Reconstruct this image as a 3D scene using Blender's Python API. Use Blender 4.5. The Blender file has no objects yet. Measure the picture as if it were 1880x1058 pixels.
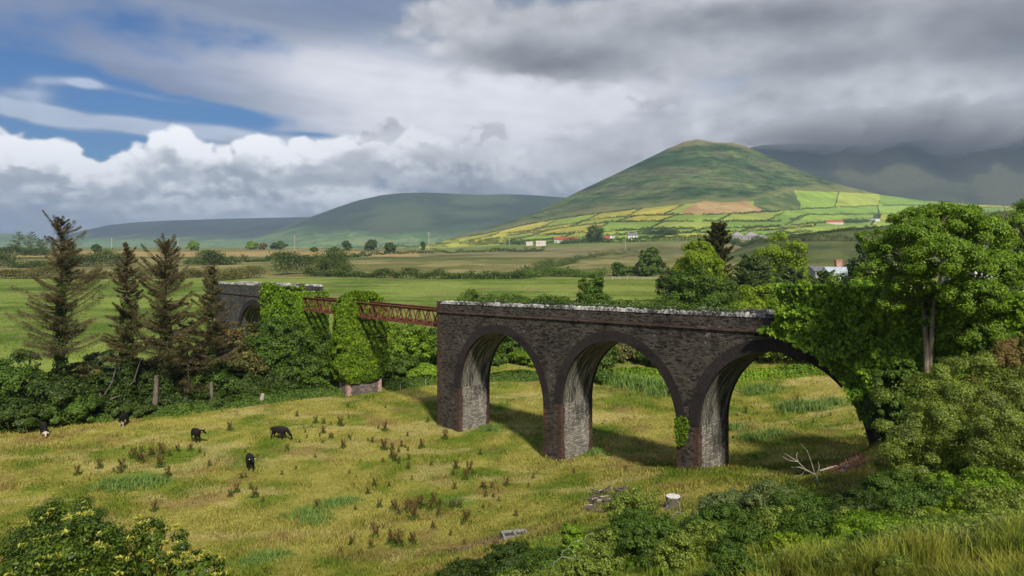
import bpy, bmesh, math, random
import numpy as np
from mathutils import Vector, Matrix

# ------------------------------------------------------------------ camera, sky, sun
F = 1350.0          # focal length in photo pixels (photo 1880 x 1058)
HZ = 450.0          # horizon row
ZC = 18.5           # eye height over the valley floor
sc = bpy.context.scene
cam = bpy.data.cameras.new('camera'); camo = bpy.data.objects.new('camera', cam)
sc.collection.objects.link(camo); sc.camera = camo
camo.location = (0, 0, ZC); camo.rotation_euler = (math.radians(90), 0, 0)
cam.sensor_width = 36; cam.lens = F / 1880 * 36; cam.shift_y = -(529 - HZ) / 1880
cam.clip_start = 0.1; cam.clip_end = 40000
sc.view_settings.view_transform = 'Standard'; sc.view_settings.look = 'None'
sc.view_settings.exposure = 0.34; sc.view_settings.gamma = 1
try:
    sc.cycles.max_bounces = 7; sc.cycles.transparent_max_bounces = 8
    sc.cycles.diffuse_bounces = 3; sc.cycles.transmission_bounces = 4; sc.cycles.volume_bounces = 0
    sc.cycles.use_denoising = True
except Exception: pass

SUN_EL = math.radians(41)
sd = np.array([0.27, -0.963]); sd /= np.linalg.norm(sd)         # horizontal direction towards the sun
sun = bpy.data.lights.new('sun', 'SUN'); suno = bpy.data.objects.new('sun', sun)
sc.collection.objects.link(suno)
sun.energy = 4.3; sun.angle = math.radians(4.0); sun.color = (1.0, 0.95, 0.86)
to_sun = Vector((sd[0]*math.cos(SUN_EL), sd[1]*math.cos(SUN_EL), math.sin(SUN_EL)))
suno.rotation_euler = to_sun.to_track_quat('Z', 'Y').to_euler()
suno.location = (60, -60, 90)

# small expression helper for node trees
class E_:
    def __init__(s, t, k): s.t = t; s.k = k
    def _b(s, o, op, r=False): return s.t.m(op, o, s) if r else s.t.m(op, s, o)
    def __add__(s, o): return s._b(o, 'ADD')
    __radd__ = __add__
    def __sub__(s, o): return s._b(o, 'SUBTRACT')
    def __rsub__(s, o): return s._b(o, 'SUBTRACT', True)
    def __mul__(s, o): return s._b(o, 'MULTIPLY')
    __rmul__ = __mul__
    def __truediv__(s, o): return s._b(o, 'DIVIDE')
class NT:
    def __init__(s, nt): s.nt = nt; s.nt.nodes.clear()
    def put(s, sock, v):
        if isinstance(v, E_): s.nt.links.new(v.k, sock)
        elif isinstance(v, (tuple, list)) and len(v) == 3 and sock.type == 'RGBA': sock.default_value = (*v, 1)
        else: sock.default_value = v
    def n(s, typ, out=0, props=None, **ins):
        nd = s.nt.nodes.new(typ)
        for k, v in (props or {}).items(): setattr(nd, k, v)
        for k, v in ins.items():
            key = k.replace('_', ' ')
            s.put(nd.inputs[int(k[1:])] if k[0] == 'i' and k[1:].isdigit() else nd.inputs[key], v)
        return E_(s, nd.outputs[out]) if len(nd.outputs) else nd
    def m(s, op, a, b=0.0, c=0.0):
        nd = s.nt.nodes.new('ShaderNodeMath'); nd.operation = op
        for i, v in enumerate((a, b, c)): s.put(nd.inputs[i], v)
        return E_(s, nd.outputs[0])
    def sep(s, v):
        nd = s.nt.nodes.new('ShaderNodeSeparateXYZ'); s.put(nd.inputs[0], v)
        return [E_(s, nd.outputs[i]) for i in range(3)]
    def comb(s, x, y, z=0.0): return s.n('ShaderNodeCombineXYZ', i0=x, i1=y, i2=z)
    def noise(s, vec, scale, detail=4, rough=.5, dist=0.0):
        return s.n('ShaderNodeTexNoise', props={'noise_dimensions': '3D'}, Vector=vec, Scale=scale, Detail=detail, Roughness=rough, Distortion=dist)
    def ss(s, v, a, b, lo=0.0, hi=1.0):      # smoothstep
        nd = s.nt.nodes.new('ShaderNodeMapRange'); nd.interpolation_type = 'SMOOTHSTEP'
        for i, q in enumerate((v, a, b, lo, hi)): s.put(nd.inputs[i], q)
        return E_(s, nd.outputs[0])
    def mix(s, f, a, b, mode='MIX'):
        nd = s.nt.nodes.new('ShaderNodeMix'); nd.data_type = 'RGBA'; nd.blend_type = mode
        s.put(nd.inputs[0], f); s.put(nd.inputs[6], a); s.put(nd.inputs[7], b)
        return E_(s, nd.outputs[2])
    def attr(s, name, out=0): return s.n('ShaderNodeAttribute', out=out, props={'attribute_name': name})

world = bpy.data.worlds.new('World'); sc.world = world; world.use_nodes = True
W = NT(world.node_tree)
_hash = np.random.default_rng(99).random((256, 256)).astype(np.float32)
def vn(x, y, s=0):
    x = np.asarray(x)+s*17.31; y = np.asarray(y)+s*41.7
    xi = np.floor(x).astype(np.int32); yi = np.floor(y).astype(np.int32)
    fx = x-xi; fy = y-yi; fx = fx*fx*(3-2*fx); fy = fy*fy*(3-2*fy)
    a = xi & 255; b = (xi+1) & 255; c = yi & 255; d = (yi+1) & 255
    return (_hash[a, c]*(1-fx)+_hash[b, c]*fx)*(1-fy)+(_hash[a, d]*(1-fx)+_hash[b, d]*fx)*fy
def fbm(x, y, o=4, s=0, g=.5):
    t = 0; a = .5; n = 0; x = np.asarray(x); y = np.asarray(y)
    for k in range(o): t = t+a*vn(x*2**k+y*.31*k, y*2**k-x*.27*k, s+k*3); n += a; a *= g
    return t/n
def smooth(v, a, b):
    t = np.clip((np.asarray(v)-a)/(b-a), 0, 1); return t*t*(3-2*t)
def lerp(a, b, t): t = np.asarray(t)[..., None]; return np.asarray(a)*(1-t)+np.asarray(b)*t

def build_world():
    # cloud cover of the whole sky dome, computed by direction (azimuth, elevation); the blue between is the Sky Texture
    NW, NH = 2800, 700; PW, PV = .75, .6
    u = (np.arange(NW)+.5)/NW*2-1; v = (np.arange(NH)+.5)/NH
    az = np.sign(u)*np.abs(u)**(1/PW)*math.pi; el = v**(1/PV)*math.pi/2
    A, Ee = np.meshgrid((az*1350).astype(np.float32), (el*1350).astype(np.float32))
    f32 = np.float32
    def blobs(A, Ee, L, sharp=False):
        t = np.zeros(A.shape, f32)
        for b in L:
            px, py, rx, ry = b[:4]; k = b[4] if len(b) > 4 else 0; amp = b[5] if len(b) > 5 else 1.0
            a0 = math.atan((px-940)/1350)*1350; e0 = math.atan((450-py)/math.hypot(1350, px-940))*1350
            r0 = max(rx, ry)*3.2; ci = np.nonzero(np.abs(A[0]-a0) < r0+400)[0]
            if len(ci) == 0: continue
            sl = slice(ci[0], ci[-1]+1); da = A[:, sl]-a0; q = (da/rx)**2+((Ee[:, sl]-e0-da*k)/ry)**2
            if sharp: t[:, sl] = np.maximum(t[:, sl], amp*(1-np.clip(q, 0, 4)*.5))
            else: t[:, sl] += amp*np.exp(-q)
        return t
    n1 = fbm(A/230, Ee/130, 5, 1)-.5; n2 = fbm(A/230+9, Ee/130+4, 5, 2)-.5
    wa, we = A+n1*260, Ee+n2*150
    sa, se = A+(fbm(A/500, Ee/300, 2, 3)-.5)*140, Ee+(fbm(A/420+5, Ee/200, 2, 4)-.5)*60
    GAPS = [(150, 182, 210, 40, -.10, 1.5), (390, 196, 135, 17, -.12, 1.4), (0, 120, 120, 50, 0, .9), (300, 40, 200, 36, -.14, .8), (120, 120, 120, 26, -.1, .6), (150, 285, 60, 50, .1, 1.7),
            (-250, 170, 280, 120, 0, 1.1), (200, 250, 120, 16, 0, .8), (520, 70, 160, 22, -.1, .35), (60, 25, 120, 26, 0, .35), (560, 238, 60, 6, 0, .8), (20, 235, 70, 22, 0, 1.0)]
    CIR = [(150, 214, 200, 11, -.14, .8), (350, 236, 220, 14, -.05, .95), (45, 165, 60, 13, 0, .6), (172, 150, 24, 10, 0, .6), (90, 148, 30, 8, 0, .5), (250, 166, 160, 8, -.1, .35), (60, 205, 90, 12, -.2, .6)]
    streak = fbm(A/160-Ee*.012, (Ee+A*.10)/16, 5, 5); wisp = fbm(A/45, Ee/26, 5, 6)
    gap = smooth(blobs(sa, se, GAPS)+(wisp-.5)*.75+(streak-.5)*.5-.08, .12, 1.15)
    cir = blobs(A+n1*60, Ee+n2*26, CIR)*(.35+1.1*streak)*(.55+.9*wisp)
    cirm = smooth(cir, .08, .85); gap = gap*(1-cirm*.92)
    big = fbm(A/420, Ee/210, 4, 7)
    vt = blobs(sa, se, [(880, 190, 380, 80, -.05, .9), (640, 130, 330, 50, -.1, .55), (740, 250, 420, 50, 0, .6), (1130, 170, 200, 45, 0, .6), (350, 110, 260, 34, -.1, .22)])+(big-.5)*.7+(streak-.5)*.18
    veil = lerp((.185, .225, .31), (.62, .625, .67), smooth(vt, -.1, 1.15))
    veil = lerp(veil, (.13, .18, .32), smooth(blobs(sa, se, [(90, 60, 330, 60, -.1, 1.0), (620, 8, 260, 34, 0, .8), (-200, 60, 300, 90, 0, 1)])+n1*.8, .15, 1.2)*.62)
    veil = lerp(veil, (.46, .53, .64), cirm*.7); veil = veil*(1+(wisp-.5)*.16+(streak-.5)*.20)[..., None]; col = veil; alpha = 1-gap
    # distant heaped clouds
    CUM = [(60, 312, 66, 52), (95, 285, 36, 34), (20, 300, 50, 36), (128, 330, 40, 40), (-90, 310, 130, 60), (325, 272, 46, 36), (290, 310, 74, 46), (230, 340, 60, 46), (365, 300, 52, 40), (190, 372, 60, 34), (400, 340, 60, 40), (470, 285, 52, 34), (510, 310, 60, 36),
           (580, 288, 60, 30), (640, 300, 70, 44), (720, 285, 80, 44), (800, 310, 90, 50), (900, 320, 130, 60), (1010, 330, 160, 66), (100, 390, 360, 44), (480, 372, 360, 44), (1200, 340, 260, 60), (1600, 340, 460, 70), (-450, 350, 320, 70), (2300, 340, 500, 80)]
    def billow(A, Ee, s):
        t = 0; a = .5; x, y = A/95, Ee/80
        for k in range(5): t = t+a*(1-np.abs(2*vn(x*2**k+k, y*2**k+k*.7, s+k*5)-1)*1.15); a *= .52
        return t
    def dens(A, Ee):
        b = blobs(A+(fbm(A/60, Ee/50, 4, 30)-.5)*46, Ee+(fbm(A/60, Ee/50, 4, 31)-.5)*40, CUM, True)
        return b+(billow(A, Ee, 11)-.55)*.42+(fbm(A/18, Ee/15, 4, 32)-.5)*.36
    D0 = dens(A, Ee); D1 = dens(A+7, Ee+12); D2 = dens(A+20, Ee+34)
    ca = smooth(D0, .40, .62)
    lit = smooth((D0-D1)*1.5+(D0-D2)*.9, -.35, .75)
    fb3 = fbm(A/120, Ee/60, 6, 12)
    lowg = smooth(Ee, 20, 120); right = smooth(A, -520, 60)
    tone = np.clip(.38-right*.22+lit*.60+lowg*.28+(fb3-.5)*1.35-right*.16-(1-lowg)*.10, 0, 1)
    cumc = lerp((.16, .19, .24), (.90, .91, .93), tone); cumc = lerp(cumc, lerp((.19, .20, .225), (.60, .61, .635), tone), right*.85)
    col = lerp(col, cumc, ca); alpha = np.maximum(alpha, ca)
    # darker, nearer cloud
    DK = [(1050, 105, 200, 36, -.03, 1.25), (940, 70, 120, 40, .1, .7), (1330, 70, 300, 60, 0, 1.0), (1780, 60, 340, 130, 0, 1.0), (1800, 230, 360, 80, 0, 1.0), (1500, 215, 190, 50, 0, .9), (800, 30, 70, 40, .4, .7), 
          (1260, 195, 110, 26, 0, .75), (1080, 285, 170, 34, 0, .55), (1260, 16, 320, 36, 0, .9), (1600, 262, 460, 20, 0, .9), (1290, 238, 110, 18, 0, .6), (550, 322, 56, 20, .15, 1.0), (2700, 150, 700, 260, 0, .8), (480, 372, 60, 14, .3, .6),
          (660, 290, 40, 18, 0, .7), (640, 330, 60, 16, 0, .6), (300, 395, 400, 12, 0, .5), (60, 380, 120, 20, 0, .5)]
    SM = [(722, 240, 36, 12), (912, 243, 40, 14), (878, 250, 26, 10), (385, 320, 36, 16), (412, 357, 36, 14), (212, 358, 46, 18, .35), (80, 328, 36, 13), (20, 320, 30, 12), (800, 280, 46, 18), (320, 362, 28, 12), (560, 345, 40, 12), (470, 330, 26, 9), (690, 255, 30, 9), (130, 345, 24, 9), (1270, 178, 60, 16), (1190, 190, 40, 12)]
    n5 = fbm(A/190, Ee/95, 6, 14); n6 = fbm(A/40, Ee/24, 5, 15)
    dk = blobs(A+n1*70, Ee+n2*46, DK)+(n5-.5)*1.2+(n6-.5)*.7
    bri = blobs(wa, we, [(1190, 168, 170, 20, -.05, 1.0), (1360, 148, 60, 18, 0, .9), (1080, 185, 120, 22, 0, .6)])
    sm = blobs(A+(n6-.5)*90+n1*30, Ee+(fbm(A/30, Ee/20, 5, 33)-.5)*46, SM)+(fbm(A/16, Ee/11, 4, 34)-.5)*.7
    dm = np.maximum(smooth(dk, .32, .92)*(1-smooth(bri, .2, 1.0)*.8), smooth(sm, .22, .95)*.75)
    core = smooth(blobs(A+n1*90, Ee+n2*60, [(1060, 120, 170, 30, 0, 1.2), (960, 90, 100, 26, 0, .5), (1330, 40, 300, 36, 0, .8), (1830, 60, 200, 90, 0, .9), (1500, 120, 200, 30, 0, .5), (1830, 245, 200, 40, 0, .7), (722, 240, 24, 8, 0, .6), (412, 357, 30, 12, 0, .5)])+(n5-.5)*1.5+(n6-.5)*.4, .1, 1.5)
    dcol = lerp((.42, .43, .45), (.125, .135, .15), core)*(1+(n6-.5)*.7+(billow(A*.55, Ee*.8, 21)-.5)*.35)[..., None]
    dcol = lerp(dcol, (.22, .26, .31), smooth(A, -200, -500)*.7)
    col = lerp(col, dcol, dm*.93); alpha = np.maximum(alpha, dm)
    hzn = smooth(Ee, 90, 8)
    col = lerp(col, (.27, .33, .41), hzn*.5*(1-.4*right)); alpha = np.maximum(alpha, hzn*.8)
    img = bpy.data.images.new('cloud_cover', NW, NH, alpha=True, float_buffer=True); img.colorspace_settings.name = 'Non-Color'; img.alpha_mode = 'CHANNEL_PACKED'
    img.pixels.foreach_set(np.concatenate([col, alpha[..., None]], -1).astype(f32).ravel()); img.update(); img.pack()
    co = W.n('ShaderNodeTexCoord'); dx, dy, dz = W.sep(co)
    a = W.m('ARCTAN2', dx, dy)*(1/math.pi); e = W.m('MAXIMUM', W.m('ARCSINE', dz)*(2/math.pi), .0001)
    uu = W.m('SIGN', a)*W.m('POWER', W.m('ABSOLUTE', a), PW)*.5+.5; vv = W.m('POWER', e, PV)
    nd = W.nt.nodes.new('ShaderNodeTexImage'); nd.image = img; nd.extension = 'EXTEND'; nd.interpolation = 'Cubic'; W.put(nd.inputs[0], W.comb(uu, vv, 0.0))
    sky = W.n('ShaderNodeTexSky', props=dict(sky_type='NISHITA', sun_disc=False, sun_elevation=SUN_EL, sun_rotation=math.atan2(sd[0], sd[1]), altitude=20, air_density=1.0, dust_density=.6, ozone_density=2.5))
    blue = W.mix(1.0, sky, (.015, .033, .054), 'MULTIPLY')
    out = W.mix(E_(W, nd.outputs[1]), blue, E_(W, nd.outputs[0]))
    bg = W.n('ShaderNodeBackground', Color=out, Strength=1.1)
    W.n('ShaderNodeOutputWorld', Surface=bg)
    world.cycles.sampling_method = 'MANUAL'; world.cycles.sample_map_resolution = 1024
build_world()
# ------------------------------------------------------------------ helpers
C = sc.collection
rng = np.random.default_rng(7)
def P(px, py, Y): return np.array([(px-940)/F*Y, Y, ZC-(py-HZ)/F*Y])
def proj(x, y, z):
    y = np.maximum(y, .5); return 940+F*x/y, HZ+F*(ZC-z)/y

def mesh(name, V, Fc, mat=None, parent=None, cols=None, uvs=None, smoothf=False, loc=None):
    """V (n,3), Fc (m,k) array of one face size, or list of faces"""
    me = bpy.data.meshes.new(name); V = np.asarray(V, np.float32).reshape(-1, 3)
    if loc is not None: V = V - np.asarray(loc, np.float32)
    if isinstance(Fc, np.ndarray):
        m, k = Fc.shape
        me.vertices.add(len(V)); me.vertices.foreach_set('co', V.ravel())
        me.loops.add(m*k); me.loops.foreach_set('vertex_index', Fc.astype(np.int32).ravel())
        me.polygons.add(m); me.polygons.foreach_set('loop_start', np.arange(0, m*k, k, dtype=np.int32))
        try: me.polygons.foreach_set('loop_total', np.full(m, k, np.int32))
        except Exception: pass
        me.update(calc_edges=True)
    else:
        me.from_pydata([tuple(v) for v in V.tolist()], [], [tuple(int(i) for i in f) for f in Fc])
    if cols is not None:
        cols = np.asarray(cols, np.float32)
        at = me.color_attributes.new('col', 'FLOAT_COLOR', 'POINT')
        c4 = np.ones((len(V), 4), np.float32); c4[:, :3] = cols
        at.data.foreach_set('color', c4.ravel())
    if uvs is not None:
        lv = np.empty(len(me.loops), np.int32); me.loops.foreach_get('vertex_index', lv)
        u = me.uv_layers.new(name='uv'); u.data.foreach_set('uv', np.asarray(uvs, np.float32)[lv].ravel())
    if smoothf: me.polygons.foreach_set('use_smooth', np.ones(len(me.polygons), bool))
    o = bpy.data.objects.new(name, me); C.objects.link(o)
    if mat: me.materials.append(mat)
    if loc is not None: o.location = loc
    if parent is not None:
        o.parent = parent; o.location = (0, 0, 0) if loc is None else loc
    return o
def tag(o, label=None, cat=None, group=None, kind=None):
    if label: o['label'] = label
    if cat: o['category'] = cat
    if group: o['group'] = group
    if kind: o['kind'] = kind
    return o
def empty(name, loc, label, cat, group=None, rz=0):
    o = bpy.data.objects.new(name, None); C.objects.link(o); o.location = loc; o.rotation_euler = (0, 0, rz)
    return tag(o, label, cat, group)

class MB:
    """collects shapes of one mesh"""
    def __init__(s): s.V = []; s.F = []; s.U = []; s.n = 0
    def add(s, V, Fc, U=None):
        V = np.asarray(V, float).reshape(-1, 3); s.V.append(V)
        s.F += [tuple(i+s.n for i in f) for f in Fc]; s.U.append(np.zeros((len(V), 2)) if U is None else np.asarray(U, float)); s.n += len(V)
    def box(s, c, d, R=None, taper=1.0):
        x, y, z = np.asarray(d)/2
        V = np.array([[-x,-y,-z],[x,-y,-z],[x,y,-z],[-x,y,-z],[-x*taper,-y*taper,z],[x*taper,-y*taper,z],[x*taper,y*taper,z],[-x*taper,y*taper,z]])
        if R is not None: V = V @ np.asarray(R).T
        s.add(V+np.asarray(c), [(0,3,2,1),(4,5,6,7),(0,1,5,4),(1,2,6,5),(2,3,7,6),(3,0,4,7)])
    def bar(s, a, b, w, h=None):
        a = np.asarray(a, float); b = np.asarray(b, float); h = h or w
        d = b-a; L = np.linalg.norm(d); d = d/L
        up = np.array([0, 0, 1.]) if abs(d[2]) < .95 else np.array([1., 0, 0])
        x = np.cross(d, up); x /= np.linalg.norm(x); u = np.cross(x, d)
        V = [p+sx*x*w/2+sz*u*h/2 for p in (a, b) for sx, sz in ((-1,-1),(1,-1),(1,1),(-1,1))]
        s.add(V, [(0,1,2,3),(7,6,5,4),(0,4,5,1),(1,5,6,2),(2,6,7,3),(3,7,4,0)])
    def tube(s, pts, rad, k=7):
        pts = np.asarray(pts, float); n = len(pts)
        rad = np.broadcast_to(np.asarray(rad, float), (n,))
        T = np.gradient(pts, axis=0); T /= np.linalg.norm(T, axis=1)[:, None]+1e-9
        ref = np.array([0.31, .95, .05]); V = []
        for i in range(n):
            x = np.cross(T[i], ref); x /= np.linalg.norm(x)+1e-9; y = np.cross(T[i], x)
            for j in range(k):
                a = 2*math.pi*j/k; V.append(pts[i]+rad[i]*(math.cos(a)*x+math.sin(a)*y))
        Fc = [(i*k+j, i*k+(j+1) % k, (i+1)*k+(j+1) % k, (i+1)*k+j) for i in range(n-1) for j in range(k)]
        Fc += [tuple(range(k))[::-1], tuple((n-1)*k+j for j in range(k))]
        s.add(V, Fc)
    def build(s, name, mat, parent=None, loc=None, smoothf=False):
        return mesh(name, np.concatenate(s.V), s.F, mat, parent, uvs=np.concatenate(s.U), loc=loc, smoothf=smoothf)

# ------------------------------------------------------------------ materials
MATS = {}
def newmat(name):
    m = bpy.data.materials.new(name); m.use_nodes = True; MATS[name] = m
    return m, NT(m.node_tree)
def finish(T, color, rough=.9, bump=None, bstr=.4, bdist=.05, spec=.2, metal=0.0):
    kw = {}
    if bump is not None:
        kw['Normal'] = T.n('ShaderNodeBump', Height=bump, Strength=bstr, Distance=bdist)
    sh = T.n('ShaderNodeBsdfPrincipled', Base_Color=color, Roughness=rough, Metallic=metal, **{'Specular_IOR_Level': spec}, **kw)
    T.n('ShaderNodeOutputMaterial', Surface=sh)
def leafmat(name, c0, c1, trans=.35, c2=None, scale=.25, rough=.55, tw=.5):
    """leaves: colour by per-leaf tint stored in 'col' red, with broad drift"""
    m, T = newmat(name)
    c0 = (c0[0]*1.3, c0[1]*1.24, c0[2]*.6); c1 = (c1[0]*1.42, c1[1]*1.32, c1[2]*.7)
    t = T.sep(T.attr('col'))[0]
    co = T.n('ShaderNodeTexCoord', out=3)
    nz = T.noise(co, scale, 3)
    f = T.ss(t*tw + nz*(1-tw), .25, .75)
    c = T.mix(f, c0, c1)
    if c2: c = T.mix(T.ss(T.noise(co, scale*2.3, 4), .56, .72), c, c2)
    d = T.n('ShaderNodeBsdfPrincipled', Base_Color=c, Roughness=rough, **{'Specular_IOR_Level': .25})
    tr = T.n('ShaderNodeBsdfTranslucent', Color=T.mix(.5, c, T.mix(1.0, c, (1.2, 1.25, .5), 'MULTIPLY')))
    T.n('ShaderNodeOutputMaterial', Surface=T.n('ShaderNodeMixShader', i0=trans, i1=d, i2=tr))
    return m
G = {}
G['ash'] = leafmat('ash_leaf', (.046, .094, .010), (.17, .285, .034), tw=.6)
G['ivy'] = leafmat('ivy_leaf', (.036, .09, .008), (.18, .30, .026), trans=.32, tw=.65)
G['lime'] = leafmat('lime_leaf', (.09, .15, .008), (.24, .34, .03), trans=.4)
G['ivy_bright'] = leafmat('bright_ivy_leaf', (.03, .075, .004), (.15, .24, .016), trans=.3, tw=.7)
G['dark'] = leafmat('dark_leaf', (.016, .036, .008), (.05, .085, .018), trans=.25)
G['mid'] = leafmat('bush_leaf', (.03, .065, .012), (.085, .15, .028), trans=.3)
G['fresh'] = leafmat('fresh_leaf', (.07, .14, .012), (.20, .32, .035), trans=.35)
G['willow'] = leafmat('willow_leaf', (.06, .095, .02), (.22, .29, .08), trans=.3, c2=(.13, .15, .05))
G['grey'] = leafmat('grey_leaf', (.06, .095, .045), (.16, .21, .12), trans=.3)
G['brown'] = leafmat('dead_needle', (.054, .045, .034), (.16, .135, .105), trans=.25, c2=(.07, .085, .04))
G['brownbush'] = leafmat('dry_bush_leaf', (.075, .06, .03), (.19, .14, .075), trans=.2)
G['conifer'] = leafmat('conifer_needle', (.06, .10, .06), (.17, .24, .14), trans=.3)
G['conifer_mixed'] = leafmat('olive_needle', (.035, .045, .018), (.13, .125, .05), trans=.2)
G['rhodo'] = leafmat('glossy_leaf', (.026, .055, .009), (.09, .14, .024), trans=.25, rough=.35)
G['rhodo_tip'] = leafmat('pale_shoot_leaf', (.20, .23, .05), (.42, .41, .14), trans=.35, rough=.4)
G['dock'] = leafmat('dock_seed', (.055, .042, .018), (.14, .10, .045), trans=.2)
M_STRING = None
G['rush'] = leafmat('rush_blade', (.06, .14, .025), (.16, .29, .06), trans=.3)
G['far'] = leafmat('far_leaf', (.022, .045, .012), (.065, .10, .025), trans=.2, scale=.05)
G['blossom'] = leafmat('white_blossom', (.5, .5, .42), (.7, .7, .6), trans=.3)
G['yellow'] = leafmat('yellow_petal', (.28, .30, .04), (.42, .42, .07), trans=.3)

def grassmat(name, trans=.25):
    m, T = newmat(name)
    c = T.attr('col')
    d = T.n('ShaderNodeBsdfDiffuse', Color=c)
    tr = T.n('ShaderNodeBsdfTranslucent', Color=c)
    T.n('ShaderNodeOutputMaterial', Surface=T.n('ShaderNodeMixShader', i0=trans, i1=d, i2=tr)); return m
M_GRASS = grassmat('grass_blade')

def bark(name, c0, c1):
    m, T = newmat(name); co = T.n('ShaderNodeTexCoord', out=3)
    x, y, z = T.sep(co); v = T.comb(x*6.0, y*6.0, z*1.2)
    n = T.noise(v, 2.0, 6, .6); finish(T, T.mix(T.ss(n, .3, .7), c0, c1), .9, n, .8, .04); return m
M_BARK = bark('grey_bark', (.08, .065, .05), (.20, .165, .125))
M_ASHBARK = bark('tan_ash_bark', (.15, .115, .075), (.34, .27, .19))
M_DKBARK = bark('dark_bark', (.05, .04, .03), (.14, .11, .08))
M_DEAD = bark('dead_wood', (.22, .19, .14), (.48, .43, .35))
def plain(name, c0, c1, scale=3., rough=.85, metal=0., b=.3, spec=.2):
    m, T = newmat(name); co = T.n('ShaderNodeTexCoord', out=3)
    n = T.noise(co, scale, 6, .6); finish(T, T.mix(T.ss(n, .3, .7), c0, c1), rough, n, b, .02, spec, metal); return m

def stone(name, ca, cb, mortar, lichen=.25, rh=.17, bw=.55, warm=.0, streaks=0.0, contrast=1.0, side=0.0):
    m, T = newmat(name)
    uv = T.n('ShaderNodeUVMap', props={'uv_map': 'uv'})
    w = T.n('ShaderNodeTexNoise', out=1, Vector=uv, Scale=2.2, Detail=2.0)
    wx, wy, wz = T.sep(w); u, v, _ = T.sep(uv)
    u2 = u + (wx-.5)*.22; v2 = v + (wy-.5)*.16
    vec = T.comb(u2, v2, 0.0)
    br = T.nt.nodes.new('ShaderNodeTexBrick'); T.put(br.inputs['Vector'], vec)
    br.inputs['Scale'].default_value = 1.0; br.inputs['Mortar Size'].default_value = .018; br.inputs['Mortar Smooth'].default_value = .5
    br.inputs['Brick Width'].default_value = bw; br.inputs['Row Height'].default_value = rh
    br.inputs['Color1'].default_value = (0, 0, 0, 1); br.inputs['Color2'].default_value = (1, 1, 1, 1); br.inputs['Mortar'].default_value = (.5, .5, .5, 1)
    br.offset = .43; br.squash = 1.5; br.squash_frequency = 3
    bc = T.sep(E_(T, br.outputs[0]))[0]; bf = E_(T, br.outputs[1])
    vo = T.n('ShaderNodeTexVoronoi', props=dict(feature='DISTANCE_TO_EDGE'), Vector=T.comb(u2*2.9, v2*9.0, 0.0), Scale=1.0)
    vc = T.sep(T.n('ShaderNodeTexVoronoi', out=1, Vector=T.comb(u2*2.9, v2*9.0, 0.0), Scale=1.0))[0]
    fine = T.noise(uv, 9.0, 6, .7)
    broad = T.noise(uv, .35, 4, .6)
    f = T.ss(bc*.25*contrast + vc*.35*contrast + fine*.4 + (broad-.5)*.5, .25, .85)
    col = T.mix(f, ca, cb)
    mm = T.m('MAXIMUM', bf, T.ss(vo, .07, .0))
    col = T.mix(mm*.6, col, mortar)
    li = T.ss(T.noise(uv, 2.6, 8, .75) + (broad-.5)*.7, .62, .78)
    col = T.mix(li*lichen, col, (.42, .42, .40))
    sp = T.ss(T.noise(T.comb(u*5.0, v*9.0, 4.0), 2.0, 4, .7), .60, .70); col = T.mix(sp*.5*lichen, col, (.34, .31, .27))
    if warm: col = T.mix(T.ss(broad, .45, .7)*warm, col, (.14, .065, .04))
    dk_ = T.ss(T.noise(T.comb(u*.55, v*.28, 6.0), 1.0, 5, .6), .47, .66); col = T.mix(dk_*(.0 if streaks else .55), col, T.mix(1.0, col, (.35, .36, .38), 'MULTIPLY'))
    if streaks:
        st = T.noise(T.comb(u*.35, v*3.2, 2.0), 1.0, 7, .65, .35)
        col = T.mix(T.ss(st, .44, .58)*streaks, col, (.022, .021, .02))
        st2 = T.noise(T.comb(u*.25, v*4.5, 7.0), 1.0, 6, .65, .2)
        col = T.mix(T.ss(st2, .56, .66)*.55, col, (.36, .34, .27))
    if side:
        up_ = T.ss(v, .8, 4.6); s3 = T.noise(T.comb(u*3.2, v*.35, 2.0), 1.0, 7, .65, .35)
        col = T.mix(T.ss(s3, .44, .60)*up_*.8, col, (.035, .033, .028)); col = T.mix(up_*.45, col, T.mix(1.0, col, (.72, .74, .70), 'MULTIPLY'))
    hgt = fine*.35 + vc*.5 - mm*.9
    finish(T, col, .92, hgt, .9, .06, .15); return m
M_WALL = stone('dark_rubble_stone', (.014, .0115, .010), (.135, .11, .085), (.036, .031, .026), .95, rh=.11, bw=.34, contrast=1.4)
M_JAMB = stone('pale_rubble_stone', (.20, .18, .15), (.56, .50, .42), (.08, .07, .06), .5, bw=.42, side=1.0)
M_VAULT = stone('streaked_vault_brick', (.22, .20, .155), (.46, .42, .33), (.08, .07, .06), .25, rh=.09, bw=.24, streaks=.85)
M_RING = stone('dark_arch_brick', (.032, .024, .022), (.078, .058, .052), (.05, .042, .038), .3, rh=.12, bw=.3, contrast=.6)
M_QUOIN = stone('red_corner_brick', (.055, .026, .018), (.19, .085, .055), (.10, .09, .08), .22, rh=.085, bw=.23)
M_STRING = stone('weathered_band_brick', (.08, .048, .034), (.20, .115, .08), (.09, .08, .07), .35, rh=.085, bw=.23)
M_FARWALL = stone('grey_rubble_stone', (.05, .047, .043), (.16, .15, .135), (.09, .085, .08), .3)
M_PIER = stone('pinkish_rubble_stone', (.13, .10, .085), (.34, .28, .24), (.12, .10, .09), .3)
m, T = newmat('lichened_coping_stone'); co = T.n('ShaderNodeTexCoord', out=3)
n = T.noise(co, 4.0, 6, .7); nb = T.noise(co, .45, 4, .6); M_COPING = m
finish(T, T.mix(T.ss(n*.6+nb*.55, .50, .68), (.05, .045, .04), (.50, .48, .45)), .95, n, .6, .02)
M_RUST = plain('rusted_iron', (.07, .026, .014), (.24, .095, .045), 2.5, .8, b=.5)
M_WOOD = plain('weathered_wood', (.14, .11, .08), (.34, .28, .20), 6)
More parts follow.
